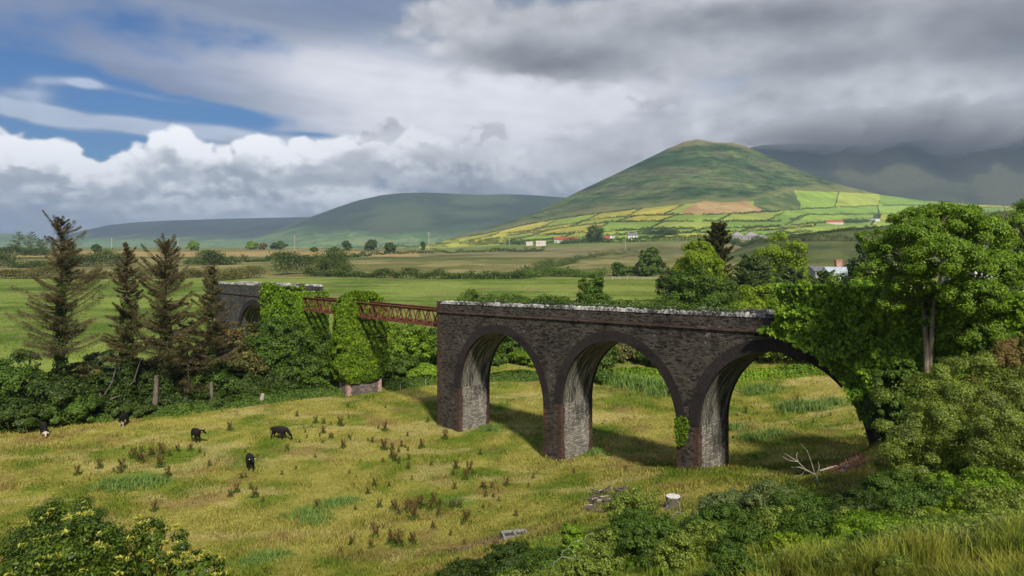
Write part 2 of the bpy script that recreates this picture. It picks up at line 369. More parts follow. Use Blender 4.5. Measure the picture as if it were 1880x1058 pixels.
M_POLE = plain('pole_wood', (.32, .28, .22), (.5, .46, .38), 3)
M_SOIL = plain('red_brown_soil', (.09, .05, .03), (.22, .14, .09), 3)
M_CONC = plain('trough_concrete', (.12, .11, .10), (.32, .30, .27), 6)
M_CUT = plain('sawn_wood', (.45, .42, .38), (.72, .70, .66), 8)
M_WHITE = plain('white_render', (.62, .62, .60), (.80, .80, .78), 1.)
M_PINK = plain('cream_render', (.55, .45, .38), (.68, .58, .50), 1.)
M_REDROOF = plain('red_roof_tile', (.28, .05, .03), (.42, .10, .06), 1.)
M_SLATE = plain('slate_roof', (.10, .10, .11), (.2, .2, .22), 1.)
M_GREYST = plain('grey_house_stone', (.22, .20, .19), (.34, .31, .30), 1.)
M_TIN = plain('pale_tin_roof', (.38, .43, .45), (.58, .62, .64), 1.5, .5, .3)
M_GLASS = plain('dark_window', (.02, .025, .03), (.04, .045, .05), 1., .15, spec=.5)
M_COW, T_ = newmat('black_cowhide')
_c = T_.attr('col'); finish(T_, _c, .7, T_.noise(T_.n('ShaderNodeTexCoord', out=3), 20., 3), .2, .01)

# ------------------------------------------------------------------ terrain functions
ctl = [(-75,60,-.2),(-45,71,-.1),(-36,80,-.1),(-20,89,-.2),(-13,97,-.1),(-8,76,-.35),(-5,60,-.2),(-22,62,-.3),(-38,55,-.3),(-18,44,.0),(-2,46,.6),
       (3,64,-.25),(10,75,0),(4,97,-.1),(24,101,0),(34,92,.1),(16,60,.5),(26,72,.2),(36,76,.6),
       (13.5,53.3,2.2),(14.5,57,1.4),(21.6,44.3,6.2),(23.5,47.5,5.2),(26,52,3.6),(34,58,2.5),(19.3,42,6.05),(8.3,38,4.7),(5,42,3.4),(.2,43,1.4),(9,46,2.6),(15.5,38,5.7),(17.6,39,5.95),(5,50,1.2),
       (-3.4,32,3.6),(2,22,8.2),(4.8,14,12.0),(7,10,13.9),(4.8,27,7.5),(10.8,26,8.3),(16.8,28,8.5),(16.6,35,6.7),(23.6,42,9.6),(26.5,38,11.0),(33,33,13),(60,20,14.5),(20,14,13.8),
       (-22,35,1.6),(0,2,16.8),(-10,5,13),(10,3,16.6),(-22,15,7),(0,10,12),(-1,20,7.6),(-13,25,3.8),(-32,20,4.5),(-60,20,4),(-60,40,1),(30,5,17),(60,0,17),(-30,-10,15),(0,-14,17.2),(40,-14,18),
       (28,62,1.6),(42,56,6),(48,80,3),(64,108,4),(70,60,9),(40,45,12.2),(52,38,13),
       (-85,108,2.8),(-55,100,1.9),(-40,113,2.6),(-20,116,2.4),(0,119,2.4),(25,122,2.8),(50,122,3.6),(90,118,4.5),(-90,145,3.6),(-40,150,3.7),(0,150,3.7),(40,150,4.0),(90,150,4.6),(-100,85,1.5)]
ctl = np.array(ctl, float)
def tps_fit(c, lam=.6):
    n = len(c); d = np.hypot(c[:, None, 0]-c[None, :, 0], c[:, None, 1]-c[None, :, 1])/50
    K = np.where(d > 0, d*d*np.log(d+1e-12), 0)+lam*1e-3*np.eye(n)
    Pm = np.c_[np.ones(n), c[:, :2]/50]
    A = np.zeros((n+3, n+3)); A[:n, :n] = K; A[:n, n:] = Pm; A[n:, :n] = Pm.T
    return np.linalg.solve(A, np.r_[c[:, 2], 0, 0, 0])
tw = tps_fit(ctl)
def tps(x, y):
    x = np.asarray(x, float); y = np.asarray(y, float); r = tw[-3]+tw[-2]*x/50+tw[-1]*y/50
    for i in range(len(ctl)):
        d = np.hypot(x-ctl[i, 0], y-ctl[i, 1])/50; r = r+tw[i]*d*d*np.log(d+1e-9)
    return r
def far_z(x, y):
    z = np.interp(y, [-20, 60, 110, 150, 350, 600, 900, 1300, 1800, 3000, 12000], [6, 1, 2.6, 3.9, 4.2, 5.3, 8.8, 12.4, 9, 2, 0])
    return z + (fbm(np.asarray(x)/90, np.asarray(y)/90, 3, 2)-.5)*2.0*smooth(y, 150, 500)
def ground_raw(x, y):
    x = np.asarray(x, float); y = np.asarray(y, float)
    wgt = smooth(y, 105, 160)*1.0
    side = smooth(np.abs(x), 75, 110)
    near = tps(np.clip(x, -100, 100), np.clip(y, -20, 160))
    z = near*(1-wgt)+far_z(x, y)*wgt
    z = z + (fbm(x/5, y/5, 3, 5)-.5)*.35*smooth(y, 3, 20)*(1-smooth(y, 300, 600)) + (fbm(x/1.3, y/1.3, 2, 6)-.5)*.16*smooth(y, 3, 20)*(1-smooth(y, 150, 200))
    return z
def axis(lo, hi, step, far, g=1.07):
    mid = np.arange(lo, hi+1e-6, step); up = [hi]; s = step
    while up[-1] < far[1]: s *= g; up.append(up[-1]+s)
    dn = [lo]; s = step
    while dn[-1] > far[0]: s *= g*1.03; dn.append(dn[-1]-s)
    return np.array(dn[1:][::-1]+mid.tolist()+up[1:])
gx = axis(-72, 72, .6, (-9000, 9000), 1.06); gy = axis(-15, 135, .6, (-300, 11000), 1.035)
GX, GY = np.meshgrid(gx, gy)
GZ = ground_raw(GX, GY)
def gz(x, y):
    x = np.asarray(x, float); y = np.asarray(y, float)
    i = np.clip(np.searchsorted(gx, x)-1, 0, len(gx)-2); j = np.clip(np.searchsorted(gy, y)-1, 0, len(gy)-2)
    fx = np.clip((x-gx[i])/(gx[i+1]-gx[i]), 0, 1); fy = np.clip((y-gy[j])/(gy[j+1]-gy[j]), 0, 1)
    return (GZ[j, i]*(1-fx)+GZ[j, i+1]*fx)*(1-fy)+(GZ[j+1, i]*(1-fx)+GZ[j+1, i+1]*fx)*fy
# hills: height profiles along bearings, rising away from the valley
def hillfun(ridge, Yr, prof, zb, width=None, n1=0, sc_=120., seed=1, back=1.6):
    rp = np.array(ridge, float)
    def f(x, y):
        x = np.asarray(x, float); y = np.asarray(y, float)
        px = 940+F*x/np.maximum(y, 1); er = HZ-np.interp(px, rp[:, 0], rp[:, 1])
        zr = ZC+er*Yr/F
        Fp = np.interp(y, [p[0] for p in prof], [p[1] for p in prof])
        # soften the profile
        d = (prof[-2][0]-prof[0][0])*.03
        Fp = (Fp + np.interp(y-d, [p[0] for p in prof], [p[1] for p in prof]) + np.interp(y+d, [p[0] for p in prof], [p[1] for p in prof]))/3
        h = zb+(zr-zb)*Fp
        h = h-14*(1-smooth(y, prof[0][0]+30, prof[0][0]+190))*(prof[0][0] > 400)
        if n1: h = h+(fbm(x/sc_, y/sc_, 5, seed)-.5)*n1*np.sin(np.pi*np.clip(Fp, 0, 1))**.7
        return h
    return f
MAIN = hillfun([(760,456),(800,448),(830,437),(880,423),(940,404),(1000,380),(1060,350),(1120,320),(1160,300),(1200,280),(1225,267),(1255,254),(1280,249),(1300,253),(1320,256),(1345,256),(1370,263),(1410,281),(1460,305),(1520,329),(1570,343),(1620,355),(1700,366),(1780,373),(1880,378),(2100,392),(2400,420)], 2800,
    [(560,0),(700,.004),(1000,.038),(1400,.096),(1900,.27),(2300,.53),(2620,.87),(2800,1.0),(3200,.7),(4200,0)], 8.0, n1=34, sc_=260., seed=3)
LOW = hillfun([(1340,462),(1400,441),(1460,430),(1530,421),(1620,414),(1700,398),(1790,389),(1880,384),(2100,370),(2600,380)], 760, [(420,-.12),(520,.15),(640,.5),(760,1),(840,.9),(1100,-.2)], 4., n1=3, sc_=60., seed=5)
def surf(x, y):
    z = gz(x, y); z = np.maximum(z, np.where((y > 600) & (y < 4000), MAIN(x, y), -50)); return np.maximum(z, np.where((y > 430) & (y < 1050), LOW(x, y), -50))
_ys = np.concatenate([np.arange(4, 200, .25), np.geomspace(200, 4000, 1500)])
def hit(px, py):
    """point of the land seen at this spot of the photograph"""
    X = (px-940)/F*_ys; Z = ZC-(py-HZ)/F*_ys
    k = np.nonzero(surf(X, _ys) >= Z)[0]
    if len(k) == 0: k = [len(_ys)-1]
    Y = _ys[k[0]]; return np.array([(px-940)/F*Y, Y, float(surf((px-940)/F*Y, Y))])
# ------------------------------------------------------------------ land colours
def land_color(x, y, z=None):
    x = np.asarray(x, float); y = np.asarray(y, float)
    n1 = fbm(x/9, y/9, 4, 11); n2 = fbm(x/2.2, y/3.4, 4, 12); n3 = fbm(x/28, y/28, 3, 13)
    c = lerp((.155,.185,.028), (.275,.262,.068), smooth(n1*.45+n2*.4+fbm(x/.7, y/1.1, 3, 19)*.15, .38, .62))
    c = lerp(c, (.105,.165,.022), smooth(n2*.55+n1*.45, .50, .34)*.8)
    c = lerp(c, (.33,.30,.12), smooth(fbm(x/4+3, y/2.2, 4, 15), .56, .70)*.75)
    c = lerp(c, (.20,.145,.06), smooth(fbm(x/3.5, y/3.5, 4, 14), .62, .74)*.6)
    # bank near the eye is greener, rank
    if z is None: z = gz(x, y)
    bank = smooth(z, 2.5, 6.0)*(1-smooth(y, 48, 60))
    c = lerp(c, lerp((.10,.13,.03), (.20,.21,.06), smooth(n2, .35, .65)), bank*.7)
    # soil by the fourth pier, worn ground by the trough
    sx_, sy_ = proj(x, y, z)
    c = lerp(c, (.26,.15,.10), smooth(np.hypot((sx_-1556)/44, (sy_-852)/19)+(n2-.5)*1.2, 1.1, .7)*(y < 50)*(y > 30))
    c = lerp(c, (.19,.14,.10), smooth(np.hypot((x-.0)/2.8, (y-42.)/2.0)+(n2-.5)*1.6, 1.1, .4)*.8)
    # fresh field on the plateau
    fz = smooth(y+13*smooth(x, -22, -34), 104, 112)
    fresh = lerp((.085,.14,.024), (.175,.235,.055), smooth(n3*.4+n1*.25+fbm(x/34+y/60, y/7, 4, 28)*.35, .38, .60)); fresh = lerp(fresh, (.20,.19,.08), smooth(fbm(x/14, y/7, 4, 15), .6, .78)*.7)
    fresh = lerp(fresh, (.20,.24,.045), smooth(x, -10, 60)*.35)
    c = lerp(c, fresh, fz)
    wob = (fbm(x/60, y/60, 3, 16)-.5)*60
    rough = lerp((.125,.13,.045), (.225,.21,.095), smooth(fbm(x/24, y/50, 4, 17), .36, .66))
    rough = lerp(rough, (.10,.12,.04), smooth(fbm(x/8, y/14, 3, 18), .56, .7)*.6)
    c = lerp(c, rough, smooth(y+wob*.3, 318, 330))
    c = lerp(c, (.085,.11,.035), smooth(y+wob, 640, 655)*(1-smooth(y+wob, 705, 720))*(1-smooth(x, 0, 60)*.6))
    c = lerp(c, (.30,.23,.10), smooth(y+wob*.6, 735, 745)*(1-smooth(y+wob*.6, 1000, 1010)))
    c = lerp(c, (.11,.15,.05), smooth(y+wob, 1250, 1300))
    c = np.array(c); c[..., 2] *= .92; c[..., 0] *= 1.17; c[..., 1] *= 1.08
    return c
def grid_faces(ny, nx):
    i = np.arange((ny-1)*(nx-1)); r = i//(nx-1); q = i % (nx-1); a = r*nx+q
    return np.stack([a, a+1, a+nx+1, a+nx], 1)
m, T = newmat('land_surface'); co = T.n('ShaderNodeTexCoord', out=3)
c = T.attr('col'); n = T.noise(co, 3.0, 6, .7); n2 = T.noise(co, .35, 4, .6)
x_, y_, z_ = T.sep(co)
n4 = T.noise(T.comb(x_*.012, y_*.012, 0.0), 3.0, 8, .65)
f = T.ss(n*.35+n2*.25+n4*.4, .3, .7)
c2 = T.mix(1.0, c, T.mix(f, (.62, .64, .6), (1.35, 1.33, 1.4)), 'MULTIPLY')
finish(T, c2, 1.0, n+n2*2.0, .55, .25, .05); M_LAND = m
g = mesh('ground', np.stack([GX, GY, GZ], -1).reshape(-1, 3), grid_faces(len(gy), len(gx)), M_LAND, cols=land_color(GX.ravel(), GY.ravel(), GZ.ravel()), smoothf=True)
tag(g, kind='structure')

def inpoly(px, py, poly):
    poly = np.array(poly, float); ins = np.zeros(px.shape, bool); j = len(poly)-1
    for i in range(len(poly)):
        xi, yi = poly[i]; xj, yj = poly[j]
        with np.errstate(divide='ignore', invalid='ignore'):
            k = ((yi > py) != (yj > py)) & (px < (xj-xi)*(py-yi)/(yj-yi+1e-12)+xi)
        ins ^= k; j = i
    return ins
def hill_mesh(name, f, pxs, ys, colf, mat=M_LAND):
    PX, YY = np.meshgrid(pxs, ys); X = (PX-940)/F*YY; Z = f(X, YY)
    qx, qy = proj(X, YY, Z)
    return tag(mesh(name, np.stack([X, YY, Z], -1).reshape(-1, 3), grid_faces(len(ys), len(pxs)), mat, cols=colf(X.ravel(), YY.ravel(), Z.ravel(), qx.ravel(), qy.ravel()), smoothf=True), kind='structure')
# field pattern of the main hill
ROWS = [
 [(760,452),(830,440),(900,428),(960,414),(1040,400),(1120,390),(1180,383),(1270,374),(1380,370),(1460,350),(1610,356),(1700,367),(1880,379),(2300,395)],
 [(760,453),(830,444),(930,430),(1030,414),(1110,401),(1180,396),(1240,395),(1365,393),(1440,387),(1500,383),(1620,378),(1720,377),(1880,385),(2300,400)],
 [(760,454),(850,444),(950,431),(1050,417),(1120,408),(1220,407),(1320,407),(1440,407),(1480,395),(1610,394),(1700,392),(1880,394),(2300,410)],
 [(760,455),(870,446),(1000,432),(1070,428),(1190,421),(1290,421),(1400,418),(1460,414),(1520,408),(1600,406),(1880,404),(2300,420)],
 [(760,456),(900,447),(1010,440),(1150,431),(1290,428),(1400,424),(1500,416),(1600,414),(2300,430)],
 [(760,457),(900,450),(1010,446),(1200,438),(1350,436),(1420,432),(1500,424),(2300,440)]]
PAL = [(.26,.27,.045),(.17,.25,.05),(.29,.275,.05),(.20,.26,.055),(.14,.22,.05),(.22,.265,.06),(.30,.27,.06)]
COLS = []      # slanting divisions: (row, px at top edge, px at bottom edge)
r_ = random.Random(5)
for k, xs in enumerate([[930,1020,1100,1185,1250,1400,1465,1540,1625,1700,1790],[900,990,1075,1170,1240,1345,1440,1615,1700,1800],[920,1010,1120,1225,1340,1475,1620,1720,1830],[960,1060,1195,1300,1390,1500,1600],[980,1090,1230,1360,1450]]):
    for x0 in xs: COLS.append((k, x0+r_.uniform(-6, 6), x0-(34 if x0 < 1480 else 8)+r_.uniform(-8, 8)))
def main_col(X, Y, Z, px, py):
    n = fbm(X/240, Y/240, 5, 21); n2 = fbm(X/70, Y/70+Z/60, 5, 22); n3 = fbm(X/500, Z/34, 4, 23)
    shaded_heather = lerp((.032,.062,.018), (.098,.13,.038), smooth(n*.35+n3*.35+n2*.3, .40, .60))  # heather, with cloud shadow over the upper hill put into its dark green
    n5_ = fbm(X/38+Z*.01, Z/5.0, 4, 27); shaded_heather = shaded_heather*(.72+.60*smooth(n5_, .36, .62))[..., None]*(.80+.42*smooth(fbm(X/10, Z/2.6+Y/14, 3, 29), .32, .66))[..., None]
    shaded_heather = lerp(shaded_heather, (.085,.07,.05), smooth(n2*.5+n3*.5, .55, .68)*.55)
    shaded_heather = lerp(shaded_heather, (.20,.17,.07), smooth(Z, 300, 400)*smooth(n+smooth(Z, 340, 430)*.3, .40, .62)*.95)
    rows = [np.interp(px, *zip(*r)) for r in ROWS]
    wob = (fbm(px/40, py/12, 3, 24)-.5)*6
    low = smooth(py+wob*2-rows[0], -14, -3)*.75
    c = lerp(shaded_heather, lerp((.14,.17,.045), (.24,.21,.075), n2), low)
    for k in range(5):
        inr = (py >= rows[k]) & (py < rows[k+1]+(2 if k == 4 else 0))
        t = np.clip((py-rows[k])/np.maximum(rows[k+1]-rows[k], 1), 0, 1)
        idx = np.zeros(px.shape, int)
        for (kk, xa, xb) in COLS:
            if kk == k: idx += (px > xa*(1-t)+xb*t)
        for v in range(idx.max()+1):
            s = inr & (idx == v)
            if s.any():
                base = np.array(PAL[(v*5+k*3+(v*v) % 4) % len(PAL)])*np.array([1.36, 1.30, .95])
                mm = lerp(base*.82, base*1.15, smooth(n2[s]*.6+n[s]*.4, .35, .65)); c[s] = mm
    tan = inpoly(px+wob, py+wob*.5, [(1248,394),(1262,383),(1277,373),(1292,370),(1330,372),(1370,369),(1380,378),(1400,381),(1410,390),(1330,393)])
    c[tan] = lerp((.33,.20,.085), (.42,.29,.12), smooth(n2[tan], .35, .65))
    gr = inpoly(px+wob*2, py+wob, [(1380,366),(1460,350),(1472,384),(1412,390),(1380,376)])
    c[gr] = lerp((.07,.11,.03), (.15,.17,.05), smooth(n2[gr], .4, .6))
    below = smooth(py-rows[5], 0, 3); pas = lerp((.12,.125,.045), (.22,.19,.085), smooth(n2*.5+n3*.5, .38, .6)); pas = lerp(pas, (.13,.20,.04), smooth(py-rows[5], 12, 4)*.7)
    c = lerp(c, pas, below)
    return c
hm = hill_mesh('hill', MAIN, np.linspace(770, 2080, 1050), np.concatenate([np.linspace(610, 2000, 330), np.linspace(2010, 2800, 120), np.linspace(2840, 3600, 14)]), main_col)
def low_col(X, Y, Z, px, py):
    n2 = fbm(X/30, Y/60, 5, 25); c = lerp((.055,.075,.02), (.10,.115,.035), smooth(n2, .35, .65))  # shade lying over this rise is put into its dark green-brown
    return lerp(c, (.06,.07,.03), smooth(np.abs(fbm(X/160, Y/22, 2, 26)-.5), .03, .0)*.8)
hill_mesh('low_hill', LOW, np.linspace(1330, 2200, 260), np.linspace(430, 1050, 130), low_col)
def green_col(lo, a, b, hi, zmax, wood=None):
    def f(X, Y, Z, px, py):
        n = fbm(X/380, Y/380, 5, 31); n2 = fbm(X/130, Y/260, 4, 32)
        c = lerp(a, b, smooth(n, .36, .62))
        fields = lerp((.10,.19,.05), (.21,.27,.09), smooth(np.floor(n2*9+n*4) % 3/2.0, 0, 1))
        return lerp(fields, c, smooth(Z+(n-.5)*zmax*.5, zmax*lo, zmax*hi))
    return f
BACK = hillfun([(1180,430),(1260,330),(1340,275),(1400,262),(1450,260),(1520,262),(1580,262),(1640,256),(1700,252),(1740,255),(1800,252),(1880,252),(2000,250),(2200,280),(2500,330)], 4600, [(3000,0),(3500,.10),(3900,.36),(4300,.74),(4600,1),(5200,.8)], 10., n1=120, sc_=420., seed=8)
hill_mesh('mountain', BACK, np.linspace(1180, 2500, 420), np.linspace(3000, 5200, 160), green_col(.05, (.032,.042,.024), (.075,.08,.042), .16, 620))
LEFTM = hillfun([(380,452),(440,445),(500,424),(540,408),(580,394),(620,379),(660,366),(700,357),(740,353),(780,352),(830,354),(880,356),(930,355),(980,357),(1040,362),(1100,372),(1200,400),(1300,440)], 5600, [(3600,0),(4000,.07),(4600,.30),(5100,.68),(5600,1),(6400,.9)], 0., n1=60, sc_=520., seed=11)
hill_mesh('mountain', LEFTM, np.linspace(370, 1300, 420), np.linspace(3600, 6300, 170), green_col(.0, (.035,.055,.025), (.075,.10,.04), .34, 400))
FARM = hillfun([(40,452),(100,440),(150,424),(200,413),(250,408),(320,404),(420,401),(560,398),(640,400),(760,420)], 7600, [(5000,0),(5600,.12),(6300,.36),(7000,.7),(7600,1),(8600,.9)], 0., n1=70, sc_=700., seed=13)
hill_mesh('mountain', FARM, np.linspace(30, 780, 320), np.linspace(5000, 8400, 140), green_col(.05, (.03,.04,.028), (.05,.06,.035), .42, 300))
SML = hillfun([(-400,400),(-200,420),(-60,430),(0,428),(40,429),(80,440),(120,452)], 6600, [(5200,0),(5800,.3),(6300,.8),(6600,1),(7200,.7)], 0., n1=30, sc_=600., seed=14)
hill_mesh('hill', SML, np.linspace(-420, 130, 120), np.linspace(5200, 7200, 60), green_col(.0, (.10,.15,.04), (.16,.20,.05), .25, 200))

# ------------------------------------------------------------------ viaduct frame
TH = math.radians(48); DS = np.array([math.cos(TH), -math.sin(TH), 0]); DW = np.array([math.sin(TH), math.cos(TH), 0]); UZ = np.array([0, 0, 1.])
O0 = np.array([(803-940)/F*77, 77.0, 0.0])
def VP(s, w, z): return O0+np.multiply.outer(np.asarray(s, float), DS)+np.multiply.outer(np.asarray(w, float), DW)+np.multiply.outer(np.asarray(z, float), UZ)
def s_of(px): k = (px-940)/F; return (k*O0[1]-O0[0])/(DS[0]-k*DS[1])
WD = 4.0
def zstr(s): return 11.46+.0305*s
def ztop(s): return 12.56+.033*s
ARCH = [(9.78, 6.08, 4.06), (24.02, 6.0, 4.75), (37.95, 6.09, 5.3)]   # centre, half span, springing height
PIERS = [(0.0, 3.70), (15.86, 18.02), (30.02, 31.86), (44.04, 60.)]

def slab(mb, pts, w0, w1, uvf=None):
    """vertical quads strip: pts = list of (s, zlow, zhigh) at depth w0 (outer) ; thickness to w1"""
    pts = np.array(pts); n = len(pts)
    lo = VP(pts[:, 0], np.full(n, w0), pts[:, 1]); hi = VP(pts[:, 0], np.full(n, w0), pts[:, 2])
    U = np.r_[np.c_[pts[:, 0], pts[:, 1]], np.c_[pts[:, 0], pts[:, 2]]]
    Fc = [(i, i+1, n+i+1, n+i) for i in range(n-1)]
    if w0 > w1: Fc = [f[::-1] for f in Fc]
    mb.add(np.r_[lo, hi], Fc, U)
def sweep(mb, prof, path, closed=True, uscale=1.0):
    """prof: list of (dw, dz); path: list of (s, w, z) centre line"""
    path = np.array(path, float); prof = np.array(prof, float); n = len(path); k = len(prof)
    V = []; U = []
    for i in range(n):
        V.append(VP(np.full(k, path[i, 0]), path[i, 1]+prof[:, 0], path[i, 2]+prof[:, 1])); U.append(np.c_[np.full(k, path[i, 0]), prof[:, 0]+prof[:, 1]+path[i, 2]])
    Fc = [(i*k+j, i*k+(j+1) % k, (i+1)*k+(j+1) % k, (i+1)*k+j) for i in range(n-1) for j in range(k if closed else k-1)]
    if closed: Fc += [tuple(range(k))[::-1], tuple((n-1)*k+j for j in range(k))]
    mb.add(np.concatenate(V), Fc, np.concatenate(U))
def intr(sc0, r, zs, n=28):
    a = np.linspace(math.pi, 0, n+1); return sc0+r*np.cos(a), zs+r*np.sin(a)

def build_viaduct(name, label, s0, s1, arches, zs_, zt_, zbase, mwall, endquoin=True, group=None):
    root = empty(name, VP(s0, 0, zbase(s0)).tolist(), label, 'viaduct', group)
    off = -np.array(root.location)
    def B(mb, nm, mat):
        for i in range(len(mb.V)): mb.V[i] = mb.V[i]+off
        return mb.build(nm, mat, root)
    # faces
    wall = MB()
    brk = [s0]; 
    for (c0, r, z0) in arches: brk += [c0-r, c0+r]
    brk.append(s1)
    for w0, w1 in ((0.0, WD), (WD, 0.0)):
        for k in range(0, len(brk), 2):      # solid piers
            ss_ = np.arange(brk[k], brk[k+1], .6).tolist()+[brk[k+1]]
            slab(wall, [(s, zbase(s)-.8, zs_(s)) for s in ss_], w0, w1)
        for (c0, r, z0) in arches:
            xs, zz = intr(c0, r, z0, 36); slab(wall, [(s, z, zs_(s)) for s, z in zip(xs, zz)], w0, w1)
    for s, fl in ((s0, 0), (s1, 1)):           # end faces
        zb, zt = zbase(s)-.8, zs_(s)
        V = VP([s]*4, [0, WD, WD, 0], [zb, zb, zt, zt]); wall.add(V, [(0, 1, 2, 3) if fl else (3, 2, 1, 0)], [(0, zb), (WD, zb), (WD, zt), (0, zt)])
    B(wall, 'wall', mwall)
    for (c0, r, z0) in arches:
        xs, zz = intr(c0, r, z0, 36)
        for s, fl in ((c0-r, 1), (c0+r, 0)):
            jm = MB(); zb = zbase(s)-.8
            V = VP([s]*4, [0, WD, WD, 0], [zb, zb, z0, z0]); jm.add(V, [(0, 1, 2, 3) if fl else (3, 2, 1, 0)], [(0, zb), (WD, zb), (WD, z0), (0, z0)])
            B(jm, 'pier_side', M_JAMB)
        vt = MB(); n = len(xs); arc = np.linspace(0, math.pi*r, n)
        V = np.r_[VP(xs, np.zeros(n), zz), VP(xs, np.full(n, WD), zz)]
        vt.add(V, [(i, n+i, n+i+1, i+1) for i in range(n-1)], np.r_[np.c_[arc, np.zeros(n)], np.c_[arc, np.full(n, WD)]])
        B(vt, 'arch_vault', M_VAULT)
        for w0, w1 in ((-.035, .3), (WD+.035, WD-.3)):
            rg = MB(); th = .82; xo = c0+(r+th)*np.cos(np.linspace(math.pi, 0, n)); zo = z0+(r+th)*np.sin(np.linspace(math.pi, 0, n))
            a = VP(xs, np.full(n, w0), zz-.0); b = VP(xo, np.full(n, w0), zo); d = VP(xo, np.full(n, w1), zo); e = VP(xs*1.0, np.full(n, w1), zz)
            ins = c0+(r-.004)*np.cos(np.linspace(math.pi, 0, n)); inz = z0+(r-.004)*np.sin(np.linspace(math.pi, 0, n))
            a = VP(ins, np.full(n, w0), inz); e = VP(ins, np.full(n, w1), inz)
            Fc = []
            for i in range(n-1): Fc += [(i, i+1, n+i+1, n+i), (n+i, n+i+1, 2*n+i+1, 2*n+i), (i+1, i, 3*n+i, 3*n+i+1)]
            if w0 > 0: Fc = [f[::-1] for f in Fc]
            U = np.r_[np.c_[np.zeros(n), arc], np.c_[np.full(n, th), arc], np.c_[np.full(n, th+.3), arc], np.c_[np.full(n, -.3), arc]]
            rg.add(np.r_[a, b, d, e], Fc, U); B(rg, 'arch_ring', M_RING)
    # brick corners of the piers, below the springing
    def quoin(s, w, zb, zt, sg, wg, q=.38, p=.022):
        mb = MB(); rngq = random.Random(int(s*10+w)); z = zb
        while z < zt-.01:
            h = min(.34, zt-z); a = q+rngq.choice((0, .11, .03)); b_ = q+rngq.choice((0, .11, .05))
            # L-shaped: one plate on the face, one on the side
            s_a, s_b = s-sg*p, s+sg*a; w_a, w_b = w-wg*p, w+wg*b_
            for (sa, sb, wa, wb) in ((s_a, s_b, w_a, w+wg*.05), (s_a, s+sg*.05, w+wg*.05, w_b)):
                V = VP([sa, sb, sb, sa]*2, [wa, wa, wb, wb]*2, [z]*4+[z+h-.004]*4)
                mb.add(V, [(0,3,2,1),(4,5,6,7),(0,1,5,4),(1,2,6,5),(2,3,7,6),(3,0,4,7)], [(sa+wa, z), (sb+wa, z), (sb+wb, z), (sa+wb, z), (sa+wa, z+h), (sb+wa, z+h), (sb+wb, z+h), (sa+wb, z+h)])
            z += h
        B(mb, 'brick_quoin', M_QUOIN)
    for k in range(0, len(brk), 2):
        a, b_ = brk[k], brk[k+1]
        for s, sg in ((a, 1), (b_, -1)):
            if (k == len(brk)-2 and s == b_): continue
            if k == 0 and s == a:
                zt = zs_(s)-.02
                if not endquoin: continue
            else:
                ar = min(arches, key=lambda q: min(abs(q[0]-q[1]-s), abs(q[0]+q[1]-s))); zt = ar[2]
            quoin(s, 0, zbase(s)-.6, zt, sg, 1); quoin(s, WD, zbase(s)-.6, zt, sg, -1)
    # string course, parapets, copings, deck
    ss_ = np.arange(s0-.06, s1, 1.2).tolist()+[s1]
    for w, sg in ((0, -1), (WD, 1)):
        mb = MB(); pr = [(sg*.13, .0), (sg*.13, .15), (sg*-.1, .15), (sg*-.1, 0)]
        sweep(mb, pr, [(s, w, zs_(s)) for s in ss_]); B(mb, 'string_course', M_STRING)
        mb = MB(); ww = sorted((w, w-sg*.42))
        sp = np.arange(s0+.0, s1, .6).tolist()+[s1]; n = len(sp)
        for wv, rev in ((ww[0], 0), (ww[1], 1)):
            slab(mb, [(s, zs_(s)+.14, zt_(s)-.16) for s in sp], wv, wv+(1 if not rev else -1))
        for s, fl in ((s0, 0), (s1, 1)):
            V = VP([s]*4, [ww[0], ww[1], ww[1], ww[0]], [zs_(s)+.14]*2+[zt_(s)-.16]*2); mb.add(V, [(0, 1, 2, 3) if fl else (3, 2, 1, 0)], [(0, 0), (.4, 0), (.4, 1), (0, 1)])
        a = VP(sp, np.full(n, ww[0]), np.array([zt_(s)-.16 for s in sp])); b_ = VP(sp, np.full(n, ww[1]), np.array([zt_(s)-.16 for s in sp]))
        mb.add(np.r_[a, b_], [(i, i+1, n+i+1, n+i) for i in range(n-1)], np.r_[np.c_[sp, np.zeros(n)], np.c_[sp, np.full(n, .4)]])
        B(mb, 'parapet', mwall)
        mb = MB(); r = random.Random(3+int(w)); s = s0+.05
        while s < s1-.2:
            t = r.uniform(.08, .22); h = r.uniform(.17, .34); th = r.uniform(-.35, .35); dw = r.uniform(.38, .52)
            V = []
            for (a1, b1) in ((0, 0), (t, 0), (t, dw), (0, dw)): V.append((s+a1, (ww[0]-.05)+b1+r.uniform(-.04, .04), zt_(s)-.18))
            for (a1, b1) in ((0, 0), (t, 0), (t, dw), (0, dw)): V.append((s+a1*r.uniform(.5, 1)+th*h*.6, (ww[0]-.05)+b1*r.uniform(.8, 1)+.03, zt_(s)-.18+h*r.uniform(.75, 1.1)))
            V = np.array(V); mb.add(VP(V[:, 0], V[:, 1], V[:, 2]), [(0,3,2,1),(4,5,6,7),(0,1,5,4),(1,2,6,5),(2,3,7,6),(3,0,4,7)]); s += t*r.uniform(.8, 1.15)
        B(mb, 'coping', M_COPING)
    if endquoin:
        for w, sg in ((0, 1), (WD, -1)):
            mb = MB()
            V = VP([s0-.05, s0+.75, s0+.75, s0-.05]*2, [w-sg*.05, w-sg*.05, w+sg*.48, w+sg*.48]*2, [zs_(s0)+.16]*4+[zt_(s0)+.08]*4)
            mb.add(V, [(0,3,2,1),(4,5,6,7),(0,1,5,4),(1,2,6,5),(2,3,7,6),(3,0,4,7)], [(0, 0), (.8, 0), (1.3, 0), (.5, 0), (0, 1.2), (.8, 1.2), (1.3, 1.2), (.5, 1.2)]); B(mb, 'end_post', M_QUOIN)
